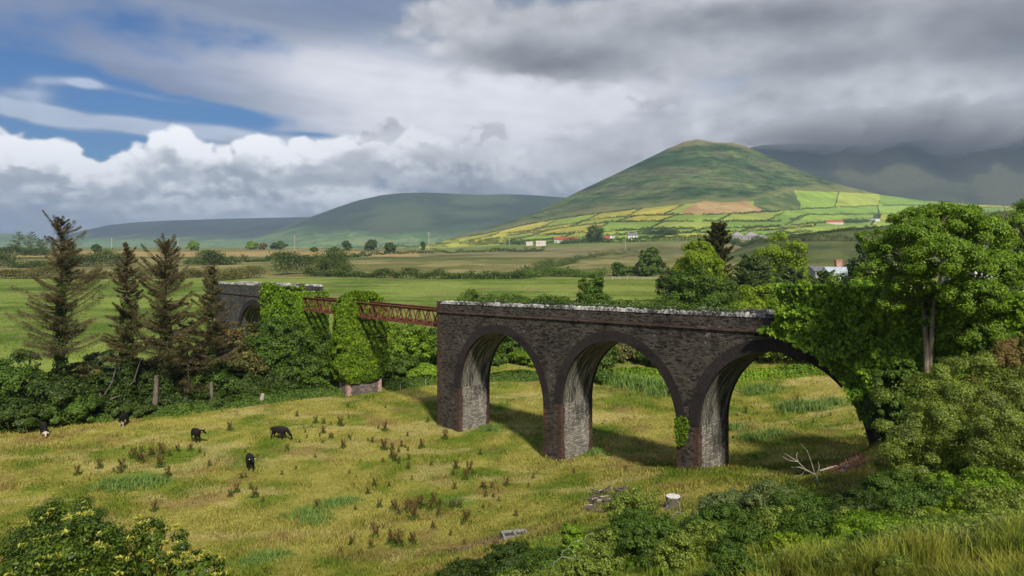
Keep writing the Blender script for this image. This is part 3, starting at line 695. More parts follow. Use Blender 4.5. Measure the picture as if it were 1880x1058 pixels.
    mb = MB(); sp = np.arange(s0, s1, 2.0).tolist()+[s1]; n = len(sp)
    a = VP(sp, np.full(n, .4), np.array([zs_(s)+.1 for s in sp])); b_ = VP(sp, np.full(n, WD-.4), np.array([zs_(s)+.1 for s in sp]))
    mb.add(np.r_[a, b_], [(i, i+1, n+i+1, n+i) for i in range(n-1)]); B(mb, 'deck', M_SOIL)
    return root
def zb_right(s): return float(np.interp(s, [0, 3.7, 16, 18, 30, 31.9, 44, 50, 60], [-.3, -.3, -.2, -.2, 1.4, 1.8, 5.4, 8, 10]))
build_viaduct('viaduct', 'long dark stone railway viaduct with three tall round arches, spanning the near meadow', 0.0, 60.0, ARCH, zstr, ztop, zb_right, M_WALL)
# far part beyond the iron spans
def zsf(s): return 10.75+.012*(s+45)
def ztf(s): return 12.25+.020*(s+60)
build_viaduct('viaduct', 'short grey stone viaduct end with one dark arch, behind the dying conifers', -63., -32.6, [(-47.2, 6.0, 3.35)], zsf, ztf, lambda s: 1.0, M_FARWALL, endquoin=False)

# centre pier
def build_pier():
    s0, s1, w0, w1 = -20.3, -18.3, -.2, 4.6
    root = empty('bridge_pier', VP(-19.3, 2.2, -.9).tolist(), 'ivy-wrapped stone pier with red corners between the two iron spans', 'bridge pier')
    off = -np.array(root.location)
    mb = MB(); z0, z1 = -1.4, 9.55
    q = [(s0, w0), (s1, w0), (s1, w1), (s0, w1)]
    for i in range(4):
        a, b_ = q[i], q[(i+1) % 4]; L = math.hypot(a[0]-b_[0], a[1]-b_[1])
        mb.add(VP([a[0], b_[0], b_[0], a[0]], [a[1], b_[1], b_[1], a[1]], [z0, z0, z1, z1])+off, [(0, 1, 2, 3)], [(i*9, z0), (i*9+L, z0), (i*9+L, z1), (i*9, z1)])
    mb.add(VP([s0, s1, s1, s0], [w0, w0, w1, w1], [z1]*4)+off, [(0, 1, 2, 3)])
    mb.build('shaft', M_PIER, root)
    mq = plain('pink_corner_brick', (.30, .17, .13), (.48, .32, .26), 6)
    for (s, w), sg, wg in zip(q, (1, -1, -1, 1), (1, 1, -1, -1)):
        c_ = MB(); z = z0; r = random.Random(int(s*7+w))
        while z < 3:
            h = .3; ls = .42+r.choice((0, .12)); lw = .42+r.choice((0, .12)); p = .025
            for (sa, sb, wa, wb) in ((s-sg*p, s+sg*ls, w-wg*p, w+wg*.05), (s-sg*p, s+sg*.05, w+wg*.05, w+wg*lw)):
                c_.add(VP([sa, sb, sb, sa]*2, [wa, wa, wb, wb]*2, [z]*4+[z+h-.006]*4)+off, [(0,3,2,1),(4,5,6,7),(0,1,5,4),(1,2,6,5),(2,3,7,6),(3,0,4,7)])
            z += h
        c_.build('brick_quoin', mq, root)
build_pier()

# lattice girder spans
def build_span(sa, sb, zta, ztb, label):
    root = empty('girder_span', VP(sa, 2, zta-1.8).tolist(), label, 'girder bridge', 'rusty lattice girder spans of the railway')
    off = -np.array(root.location)
    top = lambda s: zta+(ztb-zta)*(s-sa)/(sb-sa)
    H = 1.82; L = abs(sb-sa); n = int(round(L/1.85))
    for w in (.8, 2.5):
        for dz, nm in ((0, 'top_chord'), (-H, 'bottom_chord')):
            mb = MB(); 
            a, b_ = VP(sa, w, top(sa)+dz)+off, VP(sb, w, top(sb)+dz)+off
            mb.bar(a, b_, .36, .05)
            mb.bar(a-UZ*(.14 if dz == 0 else -.14), b_-UZ*(.14 if dz == 0 else -.14), .05, .235)
            mb.build(nm, M_RUST, root)
        for i in range(n):
            p0 = sa+(sb-sa)*i/n; p1 = sa+(sb-sa)*(i+1)/n; pm = (p0+p1)/2
            for (u, v) in ((p0, pm), (p1, pm)):
                mb = MB(); mb.bar(VP(u, w+.04, top(u)-H+.06)+off, VP(v, w+.04, top(v)-.06)+off, .05, .15); mb.build('diagonal_bar', M_RUST, root)
            mb = MB(); mb.bar(VP(p0, w-.04, top(p0)-.06)+off, VP(pm, w-.04, top(pm)-H+.06)+off, .05, .11); mb.build('diagonal_bar', M_RUST, root)
    for i in range(1, n):
        p0 = sa+(sb-sa)*i/n
        mb = MB(); mb.bar(VP(p0, .8, top(p0)-H+.16)+off, VP(p0, 2.5, top(p0)-H+.16)+off, .1, .14); mb.build('cross_beam', M_RUST, root)
build_span(-18.5, -.06, 11.45, 11.62, 'rusty lattice girder span between the ivy-wrapped pier and the three-arched viaduct')
build_span(-32.55, -20.2, 11.3, 11.45, 'rusty lattice girder span between the ivy-wrapped pier and the far viaduct end')
# ------------------------------------------------------------------ foliage
def unit(n, r): v = r.normal(size=(n, 3)); return v/np.linalg.norm(v, axis=1)[:, None]
def leaf_arrays(Pt, Nn, size, r, asp=.55, droop=0.25, jit=.6, sv=.35):
    n = len(Pt); nn = Nn+unit(n, r)*jit; nn /= np.linalg.norm(nn, axis=1)[:, None]
    t = np.cross(nn, unit(n, r)); t /= np.linalg.norm(t, axis=1)[:, None]+1e-9
    t[:, 2] -= droop; t /= np.linalg.norm(t, axis=1)[:, None]; b = np.cross(nn, t)
    s = (size*(1+sv*(r.random(n)*2-1)))[:, None] if np.ndim(size) == 0 else (size*(1+sv*(r.random(n)*2-1)))[:, None]
    a = Pt-t*s*.5; d = Pt+t*s*.5; l = Pt+b*s*asp*.5+nn*s*.08; q = Pt-b*s*asp*.5+nn*s*.08
    V = np.stack([a, q, d, l], 1).reshape(-1, 3)
    Fc = np.arange(4*n).reshape(n, 4); tint = np.repeat(r.random(n), 4)
    return V, Fc, np.c_[tint, tint, tint]
def leaves(name, Pt, Nn, size, mat, r, parent=None, **k):
    V, Fc, c = leaf_arrays(Pt, Nn, size, r, **k); return mesh(name, V, Fc, mat, parent, cols=c)
def crown_points(blobs, n, r, clump=.34, ncl=None, flat=.75, inner=.25):
    """points gathered in clumps over the surfaces of several lobes"""
    B = np.array([(*b[:3], *(b[3:] if len(b) == 6 else (b[3],)*3)) for b in blobs], float)
    area = (B[:, 3]*B[:, 4]+B[:, 4]*B[:, 5]+B[:, 3]*B[:, 5]); pr = area/area.sum()
    ncl = ncl or max(12, int(len(B)*14))
    bi = r.choice(len(B), ncl, p=pr); d = unit(ncl, r); d[:, 2] = np.where(d[:, 2] < -.35, -d[:, 2], d[:, 2])
    rr = 1-np.abs(r.normal(size=ncl))*.12
    cc = B[bi, :3]+d*B[bi, 3:]*rr[:, None]
    # drop clumps buried in another lobe
    keep = np.ones(ncl, bool)
    for j in range(len(B)):
        q = np.linalg.norm((cc-B[j, :3])/B[j, 3:], axis=1); keep &= ~((q < .72) & (bi != j))
    cc = cc[keep]; dc = d[keep]; cr = (B[bi[keep], 3:].mean(1))*clump*(.6+.8*r.random(len(cc)))
    k = r.choice(len(cc), n, p=cr**2/(cr**2).sum()); u = unit(n, r); rad = cr[k]*(r.random(n)**.45)
    off = u*rad[:, None]; off[:, 2] *= flat
    Pt = cc[k]+off; Nn = u*.8+dc[k]*.6+np.array([0, 0, .35])
    m = int(n*inner)      # some leaves deeper in, to close the crown
    j = r.choice(len(B), m, p=pr); Pt2 = B[j, :3]+unit(m, r)*B[j, 3:]*(.55+.35*r.random(m))[:, None]
    return np.r_[Pt, Pt2], np.r_[Nn, unit(m, r)]
def limbs(mb, base, blobs, rad, r, lean=(0, 0), fork=.35, extra=2):
    bx, by, bz = base; tops = sorted(blobs, key=lambda b: -b[2])
    zc_ = np.mean([b[2] for b in blobs]); f = np.array([bx+lean[0], by+lean[1], bz+(zc_-bz)*fork*1.6])
    pts = [np.array(base)-[0, 0, .4], np.array(base)*(.5)+f*.5+[0, 0, 0], f]
    mb.tube(pts, [rad*1.25, rad*.9, rad*.72], 8)
    for b in blobs:
        e = np.array(b[:3], float); m1 = f*.5+e*.5+np.array([0, 0, -.08*np.linalg.norm(e-f)])+r.normal(size=3)*.06*np.linalg.norm(e-f)
        mb.tube([f-[0, 0, rad], m1, e, e+(e-m1)*.35], [rad*.5, rad*.32, rad*.17, rad*.05], 6)
        for _ in range(extra):
            d = unit(1, r)[0]; d[2] = abs(d[2]); R_ = b[3]
            mb.tube([m1*.4+e*.6, e+d*R_*.5, e+d*R_*.95], [rad*.16, rad*.09, rad*.03], 5)
def auto_blobs(cx, cy, zb, zt, w, dep, r, n=9, low=.0):
    out = []; h = zt-zb
    for i in range(n):
        t = (i+.5)/n; z = zb+h*(low+(1-low)*t)*.86+h*.07; prof = math.sin(math.pi*min(1, .16+.80*t))**.6
        a = r.random()*6.283; rr = .30*(r.random()**.5)
        br = .27+.12*r.random(); out.append((cx+math.cos(a)*w*rr*prof*1.05, cy+math.sin(a)*dep*rr*prof, z, w*br*(.6+.4*prof), dep*br*(.6+.4*prof), h*.20*(.8+.5*r.random())))
    out.append((cx, cy, zb+h*.55, w*.36, dep*.36, h*.36)); return out
def plant(name, label, cat, px, py_top, Y, wpx, mat, nleaf, leaf, group=None, base=None, dep=1.0, trunk=True, n=9, seed=None, py_base=None, barkm=None, low=0., asp=.6, droop=.2, clump=.34, partname='crown', zb=None):
    """a broadleaved tree or bush: crown and trunk under one thing"""
    r = np.random.default_rng(seed if seed is not None else int(px*7+py_top*3+Y) % 99991)
    x = (px-940)/F*Y; zt = ZC-(py_top-HZ)/F*Y; zg = float(surf(x, Y)) if zb is None else zb
    zlow = zg if py_base is None else ZC-(py_base-HZ)/F*Y
    w = wpx/F*Y
    root = empty(name, (x, Y, zg), label, cat, group)
    bl = auto_blobs(x, Y, max(zlow, zg-.3), zt, w, w*dep, r, n, low)
    Pt, Nn = crown_points(bl, nleaf, r, clump)
    loc = np.array([x, Y, zg])
    leaves(partname, Pt-loc, Nn, leaf, mat, r, root, asp=asp, droop=droop)
    if trunk:
        mb = MB(); b2 = [(b[0]-x, b[1]-Y, b[2]-zg, b[3]) for b in bl]
        limbs(mb, (0, 0, 0), b2[:6], max(.05, (zt-zg)*.022), r, extra=1); mb.build('trunk', barkm or M_DKBARK, root)
    return root
def conifer(label, px, py_top, Y, wpx, mat, nper=150, nb=60, leaf=.34, group=None, zb=None, start=.12, shape=.8, up=.15, ivy=0, seed=1, gappy=.0, name='conifer', topflat=0., bm=None, asp=.16, lean=0., wild=0.):
    r = np.random.default_rng(seed); x = (px-940)/F*Y; zg = float(surf(x, Y)) if zb is None else zb; zt = ZC-(py_top-HZ)/F*Y; H = zt-zg; R = wpx/F*Y/2
    root = empty(name, (x, Y, zg), label, 'conifer tree', group)
    mb = MB(); tr = max(.10, H*.014)
    tp = [[lean*t*t, .1*math.sin(t*5), H*t] for t in np.linspace(-.02, .985, 9)]
    mb.tube(tp, [tr*1.5, tr*1.1]+[tr*(1-t*.95) for t in np.linspace(.2, 1, 7)], 8)
    PT = []; NN = []; br = MB()
    for i in range(nb):
        t = start+(1-start)*((i+r.random())/nb)
        a = r.random()*6.283; prof = (1-(t-start)/(1-start))**shape*(1-topflat)+topflat*.6*(1-t**8)
        L = R*(prof*(.65-.3*wild+(.45+.5*wild)*r.random())+.05)
        if r.random() < gappy: L *= .45
        d = np.array([math.cos(a), math.sin(a), up*(.3+t)*(1+wild*(r.random()*2.2-.9))+(.25 if t > .9 else 0)]); 
        p0 = np.array([lean*t*t, 0, H*t]); p1 = p0+d*L*.5-[0, 0, .06*L]; p2 = p0+d*L+[0, 0, .12*L*r.random()]
        br.tube([p0, p1, p2], [tr*.42*(1-t*.6), tr*.22*(1-t*.6), .012], 4)
        m = int(nper*(.3+L/R)); u = r.random(m)**.8*.92+.1
        base = np.where((u < .5)[:, None], p0+(p1-p0)*(u*2)[:, None], p1+(p2-p1)*((u-.5)*2)[:, None])
        side = np.cross(d, [0, 0, 1.]); side /= np.linalg.norm(side)
        spread = L*(.20+.10*wild)*(1.1-u)*r.normal(size=m)+.05*r.normal(size=m)
        PT.append(base+side*spread[:, None]+np.c_[np.zeros(m), np.zeros(m), -np.abs(r.normal(size=m))*.05*L-.03*L*r.random(m)])
        NN.append(np.tile([0, 0, 1.], (m, 1))+side*r.normal(size=(m, 1))*.6)
    mb.build('trunk', bm or M_BARK, root); br.build('branches', M_DKBARK, root)
    leaves('crown', np.concatenate(PT), np.concatenate(NN), leaf, mat, r, root, asp=asp, droop=.15, jit=.5)
    if ivy:
        m = int(H*380); t = r.random(m)**1.15*ivy; a = r.random(m)*6.283; rad = (.15+.5*r.random(m)**2)*(.8+1.0*fbm(t*9, a, 3, seed)) *(1.1-t*.7)
        Pt = np.c_[lean*t*t+rad*np.cos(a), rad*np.sin(a), .05*H+t*H]; Nn = np.c_[np.cos(a), np.sin(a), a*0+.2]
        leaves('ivy', Pt, Nn, .24, G['dark'], r, root, asp=.8)
    return root

# ---- the row of dying conifers at the edge of the meadow
LB = [('tallest dying conifer, ivy up its trunk and a green-tipped crooked top', 112, 403, 79, 200, .62, 11, .55, 110),
      ('thin dying conifer with a narrow brown crown and ivied trunk', 233, 448, 80, 96, .60, 12, .4, 90),
      ('broad dying conifer with the widest brown crown and pale bare trunk foot', 304, 446, 82, 175, .50, 13, .75, 130),
      ('small dying conifer leaning beside the grey arch, brown branches', 390, 492, 86, 120, .5, 14, .5, 90)]
for (lb, px, pt, Y, w, iv, sd_, tf, nb) in LB:
    conifer(lb, px, pt, Y, w, G['brown'], nper=500, nb=int(nb*1.3), leaf=.34, ivy=iv, seed=sd_, start=.30, shape=.8, up=.38, gappy=.25, asp=.10, wild=1.0, group='row of dying conifers along the meadow edge', name='dying_conifer', topflat=tf)
conifer('bushy brown conifer hanging over low bushes next to the pale trunk', 345, 590, 84.5, 140, G['brown'], nper=150, nb=50, seed=15, start=.25, shape=.6, up=-.05, group='row of dying conifers along the meadow edge', name='dying_conifer', leaf=.36)
# bare lower stems standing in the hedge
for i, (px, pyb, pyt, w, lb) in enumerate([(178, 761, 728, 12, 'broken pale trunk stub with a fallen bough hanging from it'), (283, 759, 700, 13, 'stout pale bare trunk foot under the broad brown conifer'), (335, 753, 722, 5, 'slim pale stem between two stout trunk feet'), (384, 750, 712, 10, 'pale tapering trunk foot below the small leaning conifer')]):
    h = hit(px, pyb); s = h[1]/F; mb = MB()
    w = w*.8; mb.tube([[0, 0, -.3], [0, 0, .1], [.05*i, .3, (pyb-pyt)*s*.6], [.02, .5, (pyb-pyt)*s+.5]], [w*s*.62, w*s*.52, w*s*.42, w*s*.36], 9)
    if i == 0:
        mb.tube([[0, 0, 1.6], [1.2, -.2, 1.3], [2.4, -.3, .5], [2.6, -.3, .2]], [.2, .17, .13, .05], 6)
        mb.tube([[1.0, -.2, 1.4], [2.6, -.3, 2.0], [4.2, -.4, 3.6], [4.9, -.4, 5.8]], [.12, .1, .07, .03], 6)
        mb.tube([[.6, -.1, 1.6], [1.8, -.4, 3.4], [2.4, -.5, 5.2], [2.4, -.4, 7.6]], [.10, .08, .06, .02], 6)
        mb.tube([[-.1, 0, 1.6], [-.9, -.1, 1.5], [-1.0, -.1, .2]], [.08, .06, .03], 5)
    tag(mb.build('bare_trunk', M_BARK, loc=None), lb, 'tree trunk', 'pale bare trunks in the hedge').location = h

# ---- bushes of the belt on the meadow edge (px, top, Y, width, material, label)
belt = [(25, 655, 78, 150, 'mid', 'rounded bright bush beneath the sloping field at the belt end'), (95, 690, 77, 150, 'dark', 'dark spreading bush under the tallest dying conifer'),
        (150, 672, 83, 120, 'conifer_mixed', 'olive bush behind the ivied conifer trunk'), (130, 725, 76.5, 130, 'mid', 'low tangled bush at the grass edge near the pied calf'), (40, 735, 74.5, 150, 'dark', 'low dark bramble bank on the meadow corner'),
        (205, 690, 82, 110, 'dark', 'dark bush between the broken stub and the thin conifer'), (185, 650, 88, 90, 'grey', 'greyish blossom-flecked bush above the broken stub'),
        (255, 665, 84, 110, 'dark', 'tall dark bush between two ivied trunks'), (330, 640, 87, 120, 'conifer_mixed', 'olive-brown tangled bush right of the widest conifer'),
        (300, 700, 84, 120, 'dark', 'shaded bush over the stout pale trunk foot'), (375, 665, 88, 110, 'mid', 'mid-green bush behind the small leaning conifer'), (430, 640, 92, 120, 'conifer_mixed', 'olive bush with white elder flowers under the grey arch'),
        (420, 690, 89.5, 130, 'dark', 'dark low bush beside the small conifer foot'), (480, 620, 98, 130, 'mid', 'green bush heaped before the dark arch opening'), (-30, 690, 80, 120, 'dark', 'dark bush cut by the frame edge'),
        (480, 680, 93.5, 120, 'dark', 'dark thicket above the weathered gate post'), (225, 735, 80, 110, 'dark', 'low bramble heap behind the pied cow'), (355, 722, 84.5, 110, 'dark', 'low bramble heap between the slim stem and the tapering trunk'),
        (545, 600, 101, 150, 'mid', 'large green bush under the rusty far girder'), (560, 660, 96, 150, 'mid', 'wide thicket filling the gap before the ivy-wrapped pier'), (520, 700, 92.5, 90, 'dark', 'low shaded bush at the thicket foot'), (452, 600, 100, 100, 'conifer_mixed', 'olive bush rising into the mouth of the grey arch'), (405, 605, 97, 90, 'brownbush', 'brown withered bush before the far viaduct wall'), (500, 585, 101, 100, 'mid', 'green bush under the ivied far viaduct end')]
for i, (px, pt, Y, w, mt, lb) in enumerate(belt):
    plant('bush', lb, 'bush', px, pt, Y, w, G[mt], 11000 if w > 100 else 8000, .30, group='bushes of the belt on the meadow edge', dep=.8, trunk=False, seed=100+i, n=10, clump=.30)
r = np.random.default_rng(5)
# ground-hugging undergrowth along the belt foot: stuff
def strip_cover(name, label, path, width, hgt, n, size, mat, seed, cat='undergrowth', asp=.6):
    r = np.random.default_rng(seed); path = np.array(path, float); seg = np.linalg.norm(np.diff(path, axis=0), axis=1); k = r.choice(len(seg), n, p=seg/seg.sum()); t = r.random(n)
    p = path[k]*(1-t)[:, None]+path[k+1]*t[:, None]; d = (path[k+1]-path[k])/seg[k][:, None]; nrm = np.c_[-d[:, 1], d[:, 0]]
    off = (r.random(n)*2-1); q = p+nrm*(off*width/2*(.7+.6*fbm(p[:, 0]/3, p[:, 1]/3, 3, seed)))[:, None]
    hh = hgt*(1-off**2)**.6*(.35+1.1*fbm(q[:, 0]/2.2, q[:, 1]/2.2, 3, seed+1))
    z = surf(q[:, 0], q[:, 1])+hh*(1-(r.random(n)**2)*.8)
    Nn = np.c_[nrm*off[:, None]*.8, np.full(n, .7)]
    return tag(leaves(name, np.c_[q, z], Nn, size, mat, r, asp=asp), label, cat, kind='stuff')
def hits(L): return [hit(*p)[:2] for p in L]
strip_cover('undergrowth', 'rank dark weeds along the foot of the hedge belt', [np.array(p)+[0, 1.2] for p in hits([(-60, 800), (60, 786), (170, 772), (260, 764), (340, 758), (420, 746), (520, 735), (625, 722)])], 4.0, .9, 26000, .24, G['mid'], 31)
strip_cover('undergrowth', 'green weeds edging the meadow behind the iron girder', [np.array(p)+[0, 1.0] for p in hits([(700, 716), (760, 708), (800, 703), (900, 700), (1000, 697)])], 4.0, .9, 14000, .26, G['mid'], 32)

# ---- thickets seen below the girder and through the arches
th = [(740, 600, 104, 120, 'fresh', 'bright leafy thicket right of the ivy-wrapped pier', 9), (790, 610, 107, 110, 'mid', 'green thicket between girder and first tall pier', 9), (730, 655, 100, 90, 'mid', 'low bush at the girder thicket foot', 7), (780, 672, 101, 90, 'fresh', 'low bright bush with fence posts before it', 7),
      (940, 606, 110, 120, 'mid', 'rounded bush seen through the first tall arch', 9), (990, 640, 107, 90, 'fresh', 'lower bright bush inside the first arch view', 7), (885, 640, 108, 90, 'mid', 'shaded bush against the first arch jamb', 7),
      (1150, 628, 112, 120, 'conifer_mixed', 'olive bush seen through the second arch', 9), (1205, 645, 108, 100, 'mid', 'green bush beside the second arch haunch', 8), (1110, 645, 110, 90, 'dark', 'dark bush inside the second arch', 7), (1040, 630, 113, 90, 'dark', 'dark bush hidden by the second pier', 7),
      (1410, 645, 110, 110, 'conifer_mixed', 'olive bush seen through the third arch crown', 8), (1465, 640, 108, 110, 'mid', 'grey-green bush in the third arch view', 8), (1525, 650, 105, 110, 'dark', 'dark bush beside the ivy curtain in the third arch', 8), (1280, 640, 112, 120, 'mid', 'bush behind the third pier', 8), (1580, 650, 103, 120, 'mid', 'bush hidden behind the ivy curtain', 8)]
for i, (px, pt, Y, w, mt, lb, n) in enumerate(th):
    plant('bush', lb, 'bush', px, pt, Y, w, G[mt], 9000, .32, group='thickets behind the viaduct', dep=.7, trunk=False, seed=200+i, n=n, clump=.30)
strip_cover('undergrowth', 'reedy green growth at the meadow end seen through the arches', [(9, 101), (20, 102), (30, 101), (38, 100), (48, 99)], 5.0, 1.1, 16000, .3, G['fresh'], 33)

# ---- trees and bushes on the plateau behind the parapet
trs = [('round_tree', 'rounded dark green tree standing alone behind the field fence', 1190, 462, hit(1190, 507)[1], 50, 'mid', 14000, .7), ('bush', 'small dense bush beside the lone rounded tree', 1136, 484, hit(1136, 507)[1], 34, 'mid', 5000, .7),
       ('bush', 'dark round bush poking above the parapet coping', 1100, 514, 100, 74, 'mid', 18000, .3), ('bush', 'smaller greyish bush next to the dark round one over the parapet', 1066, 526, 101, 44, 'mid', 9000, .28),
       ('tree', 'yellow-green tree in front of the tall dark pine', 1286, 448, 165, 98, 'lime', 20000, .45), ('tree', 'low yellow-green tree at the foot of the dark pine', 1300, 470, 158, 90, 'lime', 14000, .42), 
       ('tree', 'bright green domed tree in front of the brown field', 1440, 439, 175, 100, 'lime', 22000, .45), ('tree', 'wide domed green tree behind the parapet', 1276, 504, 118, 150, 'mid', 34000, .36),
       ('tree', 'dark spreading tree left of the big ash', 1592, 452, 120, 84, 'dark', 20000, .38), ('bush', 'long low lime-green bush along the parapet', 1390, 538, 108, 170, 'lime', 22000, .3), ('bush', 'lime-green bush beside the ivy-topped parapet', 1475, 530, 105, 130, 'lime', 16000, .3),
       ('bush', 'green bush before the tin-roofed shed', 1450, 498, 140, 70, 'mid', 9000, .38), ('bush', 'green bush hiding the shed corner', 1545, 509, 125, 110, 'fresh', 10000, .35), ('bush', 'light green scrub above the ivy curtain', 1600, 522, 95, 120, 'fresh', 13000, .3),
       ('bush', 'low bush at the far side of the deck grass', 870, 545, 98, 60, 'mid', 5000, .26), ('bush', 'shaded bush beneath the dark spreading tree', 1640, 500, 100, 100, 'dark', 12000, .3), ('bush', 'pale green bush under the round tree', 1230, 492, 185, 60, 'far', 6000, .45)]
for i, (nm, lb, px, pt, Y, w, mt, nl, lf) in enumerate(trs):
    plant(nm, lb, 'tree' if 'tree' in nm else 'bush', px, pt, Y, w, G[mt], nl, lf, seed=300+i, trunk='tree' in nm, n=11 if w > 80 else 8, clump=.33, dep=.85)
conifer('tall dark pine rising behind the yellow-green trees', 1316, 412, 185, 100, G['conifer_mixed'], nper=650, nb=120, leaf=.7, seed=41, start=.1, shape=.5, up=.3, topflat=.55, wild=.5, name='pine_tree', asp=.3)
conifer('blue-green spruce in the middle of the tree group', 1382, 472, 150, 120, G['conifer'], nper=650, nb=130, leaf=.5, seed=42, start=.05, shape=.4, up=.2, topflat=.55, wild=.5, name='spruce_tree', asp=.3)
conifer('small blue-green spruce before the domed tree', 1458, 494, 138, 100, G['conifer'], nper=550, nb=110, leaf=.5, seed=43, start=.05, shape=.4, up=.2, topflat=.5, wild=.5, name='spruce_tree', asp=.3)
conifer('small pointed spruce next to the tin-roofed shed', 1512, 502, 130, 100, G['conifer'], nper=550, nb=110, leaf=.5, seed=44, start=.05, shape=.4, up=.2, topflat=.4, wild=.5, name='spruce_tree', asp=.3)
strip_cover('undergrowth', 'grass and weeds overhanging behind the viaduct parapet', [VP(2, 7, 0)[:2], VP(14, 7, 0)[:2], VP(30, 7, 0)[:2]], 3.0, 3, 10, .26, G['mid'], 34)
def deck_growth(s0, s1, w0, w1, h, n, mat, seed, lb):
    r = np.random.default_rng(seed); s = s0+(s1-s0)*r.random(n); w = w0+(w1-w0)*r.random(n)
    hh = h*(.3+1.2*fbm(s/1.6, w/1.6, 3, seed))*(1-r.random(n)**2*.9); z = np.array(zstr(s))+.1+hh
    tag(leaves('undergrowth', VP(s, w, 0)+np.c_[np.zeros((n, 2)), z], np.tile([0, 0, 1.], (n, 1)), .2, mat, r, asp=.5, droop=-.3), lb, 'undergrowth', kind='stuff')
deck_growth(1.5, 12, .5, 3.4, 1.45, 6000, G['mid'], 51, 'grass and weeds growing on the deck near the girder end')
deck_growth(12, 34, .6, 3.4, 1.5, 12000, G['mid'], 52, 'low weeds growing on the deck behind the white-topped parapet')

# ---- ivy curtains
def on_face(n, s0, s1, z0, z1, r, w=0.0, th=.35, seed=1, out=-1):
    s = s0+(s1-s0)*r.random(n); z = z0+(z1-z0)*r.random(n); bump = fbm(s/1.1, z/.8, 4, seed); wv = w+out*(.08+th*bump*2*(.35+.65*r.random(n)))
    return s, z, wv, VP(s, wv, z)
def ivy_face(name, label, n, s0, s1, z0, z1, poly, mat, size, seed, th=.35, w=0.0, out=-1, extra=None, rag=6):
    r = np.random.default_rng(seed); s, z, wv, Pt = on_face(n, s0, s1, z0, z1, r, w, th, seed, out)
    px, py = proj(*VP(s, np.full(n, w), z).T); k = inpoly(px+(fbm(s/.5, z/.5, 3, 5)-.5)*rag*2, py+(fbm(s/.5, z/.5, 3, 8)-.5)*rag*2, poly)
    Pt = Pt[k]; Nn = np.tile(out*DW+np.array([0, 0, .35]), (len(Pt), 1))
    if extra is not None: Pt = np.r_[Pt, extra[0]]; Nn = np.r_[Nn, extra[1]]
    return tag(leaves(name, Pt, Nn, size, mat, r, asp=.85, droop=.7, jit=.75), label, 'ivy')
r = np.random.default_rng(61)
ne = 16000; s = 38.6+21*r.random(ne); w = -.3+4.6*r.random(ne); z = ztop(s)-.25+ .5*fbm(s/1.5, w/1.5, 3, 9)+.45*smooth(s, 39, 46)*fbm(s/.8, w/.8, 3, 19)*1.2
top = (VP(s, w, 0)+np.c_[np.zeros((ne, 2)), z], np.tile([0, 0, 1.], (ne, 1)))
ivy_face('ivy', 'dense dark ivy curtain swallowing the third arch and parapet', 120000, 36, 60, 3.5, 16, [(1437,560),(1437,585),(1402,604),(1420,612),(1450,622),(1478,637),(1505,652),(1535,680),(1562,716),(1583,752),(1594,775),(1605,775),(1640,790),(2300,900),(2300,400),(1437,400)], G['ivy'], .25, 62, th=.75, extra=top)
ivy_face('ivy', 'small bright ivy patch on the edge of the third pier', 9000, 29.5, 32.2, 1.5, 8, [(1241,768),(1252,762),(1266,770),(1267,790),(1262,812),(1250,820),(1243,812)], G['ivy_bright'], .17, 63, th=.22, rag=3)
# pier column of ivy
r = np.random.default_rng(64); n = 46000; a = r.random(n)*6.283; zz = 1.75+10.5*r.random(n)**.93-.5*fbm(a*2.5, a*0, 3, 5); tt = np.clip((zz-1.4)/10.8, 0, 1)
rad = np.interp(tt, [0, .04, .12, .3, .6, .78, .9, .97, 1.0], [.80, .95, 1.04, 1.12, 1.10, 1.04, .98, .80, .3])*(1+.26*(fbm(a*3.2, zz/.9, 4, 20)-.5)*2)
rs, rw = 1.75, 3.15; rad = rad*(1-.06*r.random(n)); ca, sa = np.cos(a), np.sin(a)
sq = (np.abs(ca)**3+np.abs(sa)**3)**(-1/3)
Pt = VP(-19.3+rs*rad*ca*sq, 2.2+rw*rad*sa*sq, zz); Nn = np.outer(ca/rs, DS)+np.outer(sa/rw, DW); Nn /= np.linalg.norm(Nn, axis=1)[:, None]; Nn[:, 2] += .3+1.2*smooth(tt, .88, 1)
nt = 4000; at = r.random(nt)*6.283; rt = r.random(nt)**.5; zt_ = 11.45+.95*(1-rt**2)+.5*fbm(np.cos(at)*rt*3, np.sin(at)*rt*3, 3, 4)
Pt = np.r_[Pt, VP(-19.3+rs*rt*np.cos(at), 2.2+rw*rt*np.sin(at), zt_)]; Nn = np.r_[Nn, np.tile([0, 0, 1.], (nt, 1))]
tag(leaves('ivy', Pt, Nn, .34, G['ivy_bright'], r, asp=.85, droop=.8, jit=.9), 'bright yellow-green ivy wrapping the centre pier like a thick column', 'ivy')
# ivy on the far viaduct end
n = 9000; z = 2+10.0*r.random(n); w = -.6+5.2*r.random(n); ex1 = VP(-32.6+.1+.7*fbm(w, z, 3, 6), w, z); exn = np.tile(DS+[0, 0, .3], (n, 1))
n2 = 5000; s = -43+10.8*r.random(n2); w2 = -.5+1.6*r.random(n2); ex2 = VP(s, w2, 0)+np.c_[np.zeros((n2, 2)), 12.35+.5*fbm(s, w2, 3, 7)-.3*(w2 > 1)]
ivy_face('ivy', 'green ivy covering the far viaduct end above the thicket', 42000, -45, -32.2, 1, 13.0, [(484,522),(505,521),(530,534),(560,522),(580,525),(580,720),(440,720),(470,640),(495,590),(484,560)], G['ivy'], .36, 65, th=.5, extra=(np.r_[ex1, ex2[s > -36.5]], np.r_[exn, np.tile([0, 0, 1.], (int((s > -36.5).sum()), 1))]), rag=5)

